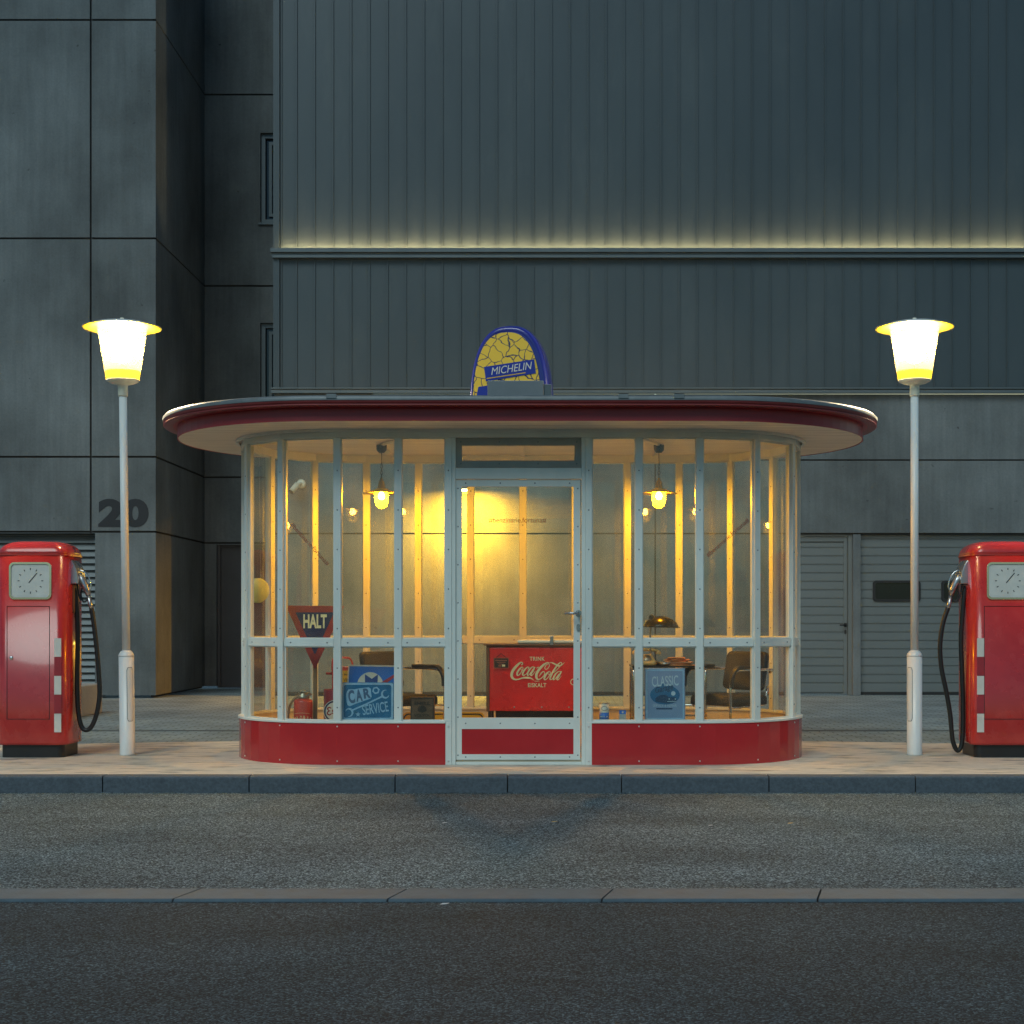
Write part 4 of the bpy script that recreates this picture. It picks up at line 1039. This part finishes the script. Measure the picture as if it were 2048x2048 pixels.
for i in range(10):
    a = PI / 2 + PI * i / 5; r_ = 88 if i % 2 == 0 else 36; st.append(cs(662 + r_ * math.cos(a), 1158 - r_ * math.sin(a)))
flat(mb, st, -.0076)
hx = [cs(1235 + 125 * math.cos(R(15) + i * PI / 3), 385 - 125 * math.sin(R(15) + i * PI / 3)) for i in range(6)]
flat(mb, hx, -.0072); mb.build('print', M['bluelight'], t, recalc=False)
mb = MB(); flat(mb, [cs(1235 + 66 * math.cos(i * PI / 10), 385 + 66 * math.sin(i * PI / 10)) for i in range(20)], -.0078)
ribbon(mb, [cs(430, 1010) + (10 * U,), cs(960, 775) + (12 * U,), cs(1400, 565) + (8 * U,)], -.0080)
mb.build('nut_hole', M['bluesign'], t, recalc=False)

# CLASSIC sign
t = thing('garage_sign', 'grey-blue tin CLASSIC Garage sign on the right window sill', 'tin sign', (X(1330, .085), .085, ZS + .001))
t.rotation_euler = (R(-3), 0, 0)
V = 250 / 1932 * s3
def cg(x, y): return ((x - 775) * V, (1880 - y) * V)
mb = MB(); x0, z0 = cg(462, 1880); x1, z1 = cg(1088, 1075); mb.box(x0, x1, -.006, 0, z0, z1); mb.build('plate', M['classic'], t, bevel=.003)
mb = MB()
for a, b, c, d in ((485, 1095, 1068, 1118), (485, 1845, 1068, 1862), (485, 1118, 502, 1845), (1050, 1118, 1068, 1845)):
    p = cg(a, d); q = cg(c, b); mb.box(p[0], q[0], -.0072, -.0061, p[1], q[1])
mb.build('border', M['bluelight'], t)
mb = MB(); mb.prism([cg(775 + 230 * math.cos(a), 1490 + 150 * math.sin(a)) for a in [2 * PI * i / 40 for i in range(40)]][::-1], -.0074, -.0061)
mb.prism([cg(690, 1400), cg(760, 1270), cg(860, 1400)], -.0072, -.0061); mb.build('blue_oval', M['classic2'], t)
mb = MB(); c = cg(778, 1275); put_text(mb, 'CLASSIC', c[0], -.0082, c[1], 410 * V, 160 * V, bold=.012, rot=R(3))
c = cg(770, 1655); put_text(mb, 'SERVICE & REPAIR', c[0], -.0082, c[1], 370 * V, 38 * V)
mb.prism([cg(903 + 34 * math.cos(a), 1467 + 34 * math.sin(a)) for a in [2 * PI * i / 20 for i in range(20)]][::-1], -.0080, -.0075)
for xx in (840, 935): mb.prism([cg(xx + 10 * math.cos(a), 1552 + 10 * math.sin(a)) for a in [2 * PI * i / 10 for i in range(10)]][::-1], -.0088, -.0082)
ribbon(mb, [cg(810, 1590) + (8 * V,), cg(950, 1588) + (8 * V,)], -.0088)
mb.build('pale_print', M['palep'], t)
mb = MB(); c = cg(765, 1400); put_text(mb, 'Garage', c[0], -.0086, c[1], 290 * V, 120 * V, bold=.02, shear=.4, rot=R(13))
mb.prism([cg(*p) for p in ((625, 1545), (650, 1520), (700, 1490), (790, 1488), (830, 1520), (940, 1525), (955, 1550), (950, 1600), (800, 1622), (690, 1605), (630, 1595))][::-1], -.0081, -.0075)
c = cg(765, 1702); mb.box(c[0] - 125 * V, c[0] + 125 * V, -.0075, -.0061, c[1] - 11 * V, c[1] + 11 * V)
mb.build('dark_print', M['classic3'], t)

# wooden crate
t = thing('oil_crate', 'small dark wooden crate with burnt shell emblem on the window sill', 'wooden box', (X(845.5, .11), .11, ZS + .001))
s3 = 1 / SS(.085)
mb = MB(); w, h = 23.2 * s3, 46 * s3; mb.box(-w, w, -.05, .05, 0, h); mb.build('box', M['wood'], t, bevel=.003)
mb = MB()
for a, b, c, d in ((-w, w, h - .012, h + .002), (-w, w, 0.001, .010), (-w, -w + .008, .010, h - .012), (w - .008, w, .010, h - .012)): mb.box(a, b, -.053, -.0502, c, d)
put_text(mb, 'SHELL', 0, -.0512, h * .74, w * 1.4, .026, bold=.03); put_text(mb, 'VOLTOL', 0, -.0512, h * .22, w * 1.4, .018, bold=.03)
fan = [(0, h * .33)] + [(.034 * math.cos(a), h * .47 + .030 * math.sin(a)) for a in [R(-20) + R(220) * i / 14 for i in range(15)]]
mb.prism(fan, -.0518, -.0502)
mb.build('markings', M['wood_dark'], t)

# oil can + small carton
t = thing('oil_can', 'white and blue motor oil can on the window sill right of the door', 'oil can', (X(1208.5, .10), .10, ZS + .001))
s3 = 1 / SS(.10); r0 = 9.5 * s3; h = 34 * s3
mb = MB(); mb.lathe([(r0, .004), (r0, h - .004)], n=32); mb.build('can', M['white'], t)
mb = MB(); mb.lathe([(r0 + .0006, .003), (r0 + .0006, h * .45)], n=32); mb.build('blue_band', M['blue'], t)
mb = MB(); mb.lathe([(r0 * .97, 0), (r0 * 1.04, .001), (r0 * 1.04, .005), (r0, .006)], n=32); mb.lathe([(r0, h - .006), (r0 * 1.04, h - .005), (r0 * 1.04, h), (r0 * .95, h), (r0 * .93, h - .004), (0, h - .004)], n=32); mb.build('rim', M['steel'], t)
mb = MB()
for k, ch in enumerate('MOTOR OIL'):
    if ch != ' ': put_text(mb, ch, 0, -r0 - .0016, h * .22, .0058 if ch != 'I' else .002, .010, bold=.02, M=Matrix.Rotation((k - 4) * .22, 4, 'Z'))
mb.build('lettering', M['white'], t)
mb = MB()
ov = []
for i in range(25):
    a = 2 * PI * i / 24; u = .021 * math.cos(a); ov.append((u, -math.sqrt(max(1e-6, (r0 + .001) ** 2 - u * u)), h * .70 + .016 * math.sin(a)))
mb.tube(ov, .0016, 6, cap=False); mb.build('oval_mark', M['navy'], t)
t = thing('spark_plug_carton', 'tiny blue-topped grey carton on the sill between oil can and garage sign', 'carton', (X(1245, .10), .10, ZS + .001))
mb = MB(); w = 6.6 * s3; h = 20 * s3; mb.box(-w, w, -.018, .018, 0, h * .62); mb.build('carton', pbr('grey_card', (.38, .42, .43), .6), t)
mb = MB(); mb.box(-w, w, -.0182, .0182, h * .62, h); mb.build('lid', M['blue'], t)
mb = MB(); mb.prism(circle(0, h * .8, .007, 16), -.0192, -.0183); mb.build('emblem', M['white'], t)

# ------------------------------------------------------------------ armchairs
def armchair(x, y, rz, label):
    t = thing('armchair', label, 'armchair', (x, y, FZ), rz, 'tubular steel armchairs in the kiosk')
    mb = MB(); rings = []
    for z, k in ((.355, .96), (.362, 1), (.405, 1), (.425, .97), (.432, .90)): rings.append([(a * k, b * k - .01, z + (.012 * (1 - (abs(a) / .23) ** 2) if z > .42 else 0)) for a, b in rrect(.225, .225, .04)])
    mb.loft(rings); mb.build('seat', M['gold'], t)
    mb = MB(); Q = Matrix.Translation((0, .225, .612)) @ Matrix.Rotation(R(-12), 4, 'X')
    rings = []
    for yy, k in ((-.028, .93), (-.022, 1), (.015, 1), (.022, .95)): rings.append([(a * k, yy + .035 * (a / .21) ** 2 * -1, b * k) for a, b in rrect(.212, .155, .045)])
    mb.loft(rings, M=Q); mb.build('backrest', M['gold'], t)
    for sx in (-1, 1):
        a = sx * .255
        mb = MB(); path = [(a, .22, .012), (a, 0, .012), (a, -.20, .012), (a, -.255, .03), (a, -.262, .12), (a, -.262, .30), (a, -.262, .48), (a, -.245, .58), (a, -.19, .628), (a, -.10, .635), (a, .10, .635), (a, .21, .630), (sx * .215, .235, .61)]
        mb.tube(smooth_path(path, 6), .0115, 12); mb.build('side_frame', M['chrome'], t)
        mb = MB(); pp = [(a, -.258, .50), (a, -.247, .585), (a, -.19, .648), (a, -.10, .655), (a, .08, .655)]
        rings = []
        P_ = smooth_path(pp, 5)
        for i, p in enumerate(P_):
            tt = (P_[min(i + 1, len(P_) - 1)] - P_[max(i - 1, 0)]).normalized(); n_ = Vector((1, 0, 0)).cross(tt)
            rings.append([p + Vector((1, 0, 0)) * u * 1.0 + n_ * v for u, v in rrect(.023, .013, .009, 3)])
        mb.loft(rings); mb.build('armrest', M['black'], t)
    mb = MB()
    for sx in (-1, 1):
        mb.tube([(sx * .195, .235, .50), (sx * .195, .215, .44), (sx * .195, .19, .36), (sx * .195, .0, .345), (sx * .195, -.21, .345)], .010, 10)
        mb.tube([(sx * .195, -.15, .345), (sx * .255, -.15, .345), (sx * .255, -.262, .345)], .009, 10)
    mb.tube([(-.255, .22, .012), (.255, .22, .012)], .0115, 10); mb.tube([(-.2, .0, .343), (.2, .0, .343)], .009, 8)
    mb.build('seat_frame', M['chrome'], t)
    return t
armchair(-.97, .80, R(52), 'olive tubular steel armchair left of the door behind the blue signs')
armchair(1.66, .80, R(-50), 'olive tubular steel armchair facing the desk at the right end')

# ------------------------------------------------------------------ desk and what stands on it
dz = Z(1330, .8); dx0, dx1 = X(1262, .8), X(1410, .8)
t = thing('desk', 'small desk with dark top on thin chrome legs behind the garage sign', 'desk', ((dx0 + dx1) / 2, .85, FZ)); hw = (dx1 - dx0) / 2; hh = dz - FZ
mb = MB(); mb.box(-hw, hw, -.22, .22, hh - .016, hh); mb.build('top', pbr('dark_desk_top', (.03, .022, .016), .15), t, bevel=.003)
for sx in (-1, 1):
    mb = MB(); a = sx * (hw - .012)
    mb.tube(smooth_path([(a, -.20, 0), (a, -.20, .25), (a, -.20, hh - .08), (a, -.18, hh - .035), (a, -.14, hh - .022), (a, .14, hh - .022), (a, .18, hh - .035), (a, .20, hh - .08), (a, .20, .25), (a, .20, 0)], 5), .011, 10)
    mb.tube([(a - sx * .035, -.20, 0), (a - sx * .035, -.20, hh - .02)], .009, 8); mb.build('leg', M['chrome'], t)
mb = MB(); mb.tube([(-hw + .02, .2, .25), (hw - .02, .2, .25)], .008, 8); mb.build('stretcher', M['chrome'], t)
lz = dz + .0005
t = thing('desk_lamp', 'dark bronze desk lamp with dome shade standing on the desk', 'desk lamp', (X(1310, .8), .80, lz))
mb = MB(); mb.lathe([(.065, 0), (.065, .010), (.05, .022), (.014, .030), (.0, .031)], n=32); mb.build('foot', M['shade'], t)
mb = MB(); tz = Z(1236, .8) - lz
mb.tube(smooth_path([(0, 0, .02), (-.015, 0, .06), (-.036, 0, .11), (-.038, 0, .2), (-.030, 0, tz)], 6), .0065, 10); mb.build('stem', M['brass'], t)
mb = MB(); mb.tube([(-.028, -.018, tz + .005), (-.028, .022, tz + .005)], .020, 14); mb.tube([(-.03, 0, tz + .02), (.0, 0, tz - .01)], .014, 10); mb.build('joint', M['black'], t)
mb = MB(); ux = X(1321.5, .8) - X(1310, .8); uz = Z(1255, .8) - lz
pf = [(.145, 0), (.142, .012), (.125, .042), (.095, .066), (.06, .082), (.03, .090), (0, .092)]
pf2 = [(.142, .001), (.139, .012), (.122, .040), (.092, .063), (.058, .079), (0, .088)]
Q = Matrix.Translation((ux, 0, uz)) @ Matrix.Rotation(R(1.5), 4, 'Y')
mb.lathe(pf, n=48, M=Q); mb.build('shade', M['shade'], t)
t = thing('telephone', 'ivory rotary telephone on the left end of the desk', 'telephone', (X(1293, .8), .79, lz))
mb = MB(); mb.loft([[(a * k, b * k + dy, z) for a, b in rrect(.075, .085, .03)] for z, k, dy in ((.0, .95, 0), (.008, 1, 0), (.03, .95, 0), (.07, .62, .015), (.085, .55, .02))]); mb.build('body', M['beige'], t)
mb = MB(); mb.tube(smooth_path([(-.095, .02, .085), (-.085, .02, .112), (0, .02, .122), (.085, .02, .112), (.095, .02, .085)], 5), [.020] * 4 + [.012] * 13 + [.020] * 4, 12); mb.build('receiver', M['beige'], t)
mb = MB(); mb.lathe([(.036, 0), (.034, .005), (0, .006)], n=24, M=Matrix.Translation((0, -.062, .05)) @ Matrix.Rotation(R(62), 4, 'X')); mb.build('dial', M['brass'], t)
t = thing('paper_stack', 'untidy pile of orange papers on the right part of the desk', 'papers', (X(1357, .8), .78, lz))
mb = MB()
for k in range(9):
    Q = Matrix.Translation((random.uniform(-.015, .015) + (.02 if k < 4 else -.01), random.uniform(-.02, .02), .007 * k)) @ Matrix.Rotation(random.uniform(-.3, .3), 4, 'Z')
    w = .10 - .004 * k; mb.box(-w, w, -.085, .085, 0, .0045, k % 2, M=Q)
mb.build('sheets', [M['paper'], pbr('salmon_paper', (.72, .40, .22), .6)], t)
t = thing('ashtray', 'low round glass ashtray beside the lamp foot on the desk', 'ashtray', (X(1330, .7), .69, lz))
mb = MB(); mb.lathe([(.030, 0), (.042, .004), (.045, .022), (.039, .023), (.034, .008), (0, .008)], n=24); mb.build('bowl', M['steel'], t)
# yellow sign on the floor against the back wall
t = thing('yellow_sign', 'low yellow sign with black rounded outline on the kiosk floor', 'enamel sign', (X(887, 1.25), 1.25, FZ))
s3 = 1 / SS(1.25); w = 83 * s3; h = Z(1424, 1.25) - FZ
mb = MB(); mb.prism([(a, h / 2 + b) for a, b in rrect(w, h / 2, .05)], -.012, 0); mb.build('plate', M['enamel_y'], t)
mb = MB(); o = [(a, h / 2 + b) for a, b in rrect(w - .012, h / 2 - .012, .045)]; i = [(a, h / 2 + b) for a, b in rrect(w - .022, h / 2 - .022, .038)]; n = len(o)
mb.add([(x, -.0128, z) for x, z in o] + [(x, -.0128, z) for x, z in i], [(k, (k + 1) % n, (k + 1) % n + n, k + n) for k in range(n)]); mb.build('outline', M['black'], t)
# pale yellow disc hanging in the left end window
t = thing('hanging_disc', 'round pale yellow disc hanging on wires in the left end of the kiosk', 'disc', (X(514, 1.12), 1.12, Z(1181, 1.12)))
mb = MB(); mb.lathe([(0, -.004), (.098, -.004), (.102, 0), (.098, .004), (0, .004)], n=40, M=Matrix.Rotation(R(90), 4, 'X')); mb.build('disc', M['disc'], t)
mb = MB(); mb.tube([(-.03, 0, .097), (-.015, 0, 1.246)], .0012, 5); mb.tube([(.03, 0, .097), (.015, 0, 1.246)], .0012, 5); mb.build('wire', M['steel'], t)

# ------------------------------------------------------------------ litter on the asphalt
def leaf(px, py, zg, label, mat, s_=.03, name='fallen_leaf', cat='leaf'):
    d = (1.063 - zg) * 2970 / (py - 1243); y = d - 11; x = X(px, y)
    t = MB(); a = random.uniform(0, 3); pts = [(-1.6, 0, .1), (-.8, .45, .3), (.3, .5, .15), (1.5, .05, .45), (.4, -.5, .25), (-.7, -.4, .15)]
    vs = [(s_ * p[0], s_ * p[1], s_ * p[2]) for p in pts] + [(s_ * p[0], s_ * p[1], s_ * p[2] + .0015) for p in pts]
    t.add(vs, [tuple(range(6))[::-1], tuple(range(6, 12))] + [(i, (i + 1) % 6, (i + 1) % 6 + 6, i + 6) for i in range(6)])
    o = t.build(name, mat); o.location = (x, y, zg + .002); o.rotation_euler = (0, 0, random.uniform(-.4, .4)); return tag(o, label, cat)
leaf(1109, 1645, -.11, 'dry yellow leaf on the asphalt below the kiosk door', M['leaf'], .012)
leaf(1581, 1648, -.11, 'dry yellow leaf on the asphalt towards the right street lamp', M['leaf'], .011)
leaf(890, 1647, -.11, 'scrap of white litter on the asphalt below the wooden crate', M['litter'], .010, 'litter', 'litter')
leaf(1421, 1652, -.11, 'scrap of white litter on the asphalt between the two leaves and the lamp', M['litter'], .008, 'litter', 'litter')
leaf(890, 1810, -.119, 'scrap of white litter just in front of the gutter kerb', M['litter'], .012, 'litter', 'litter')
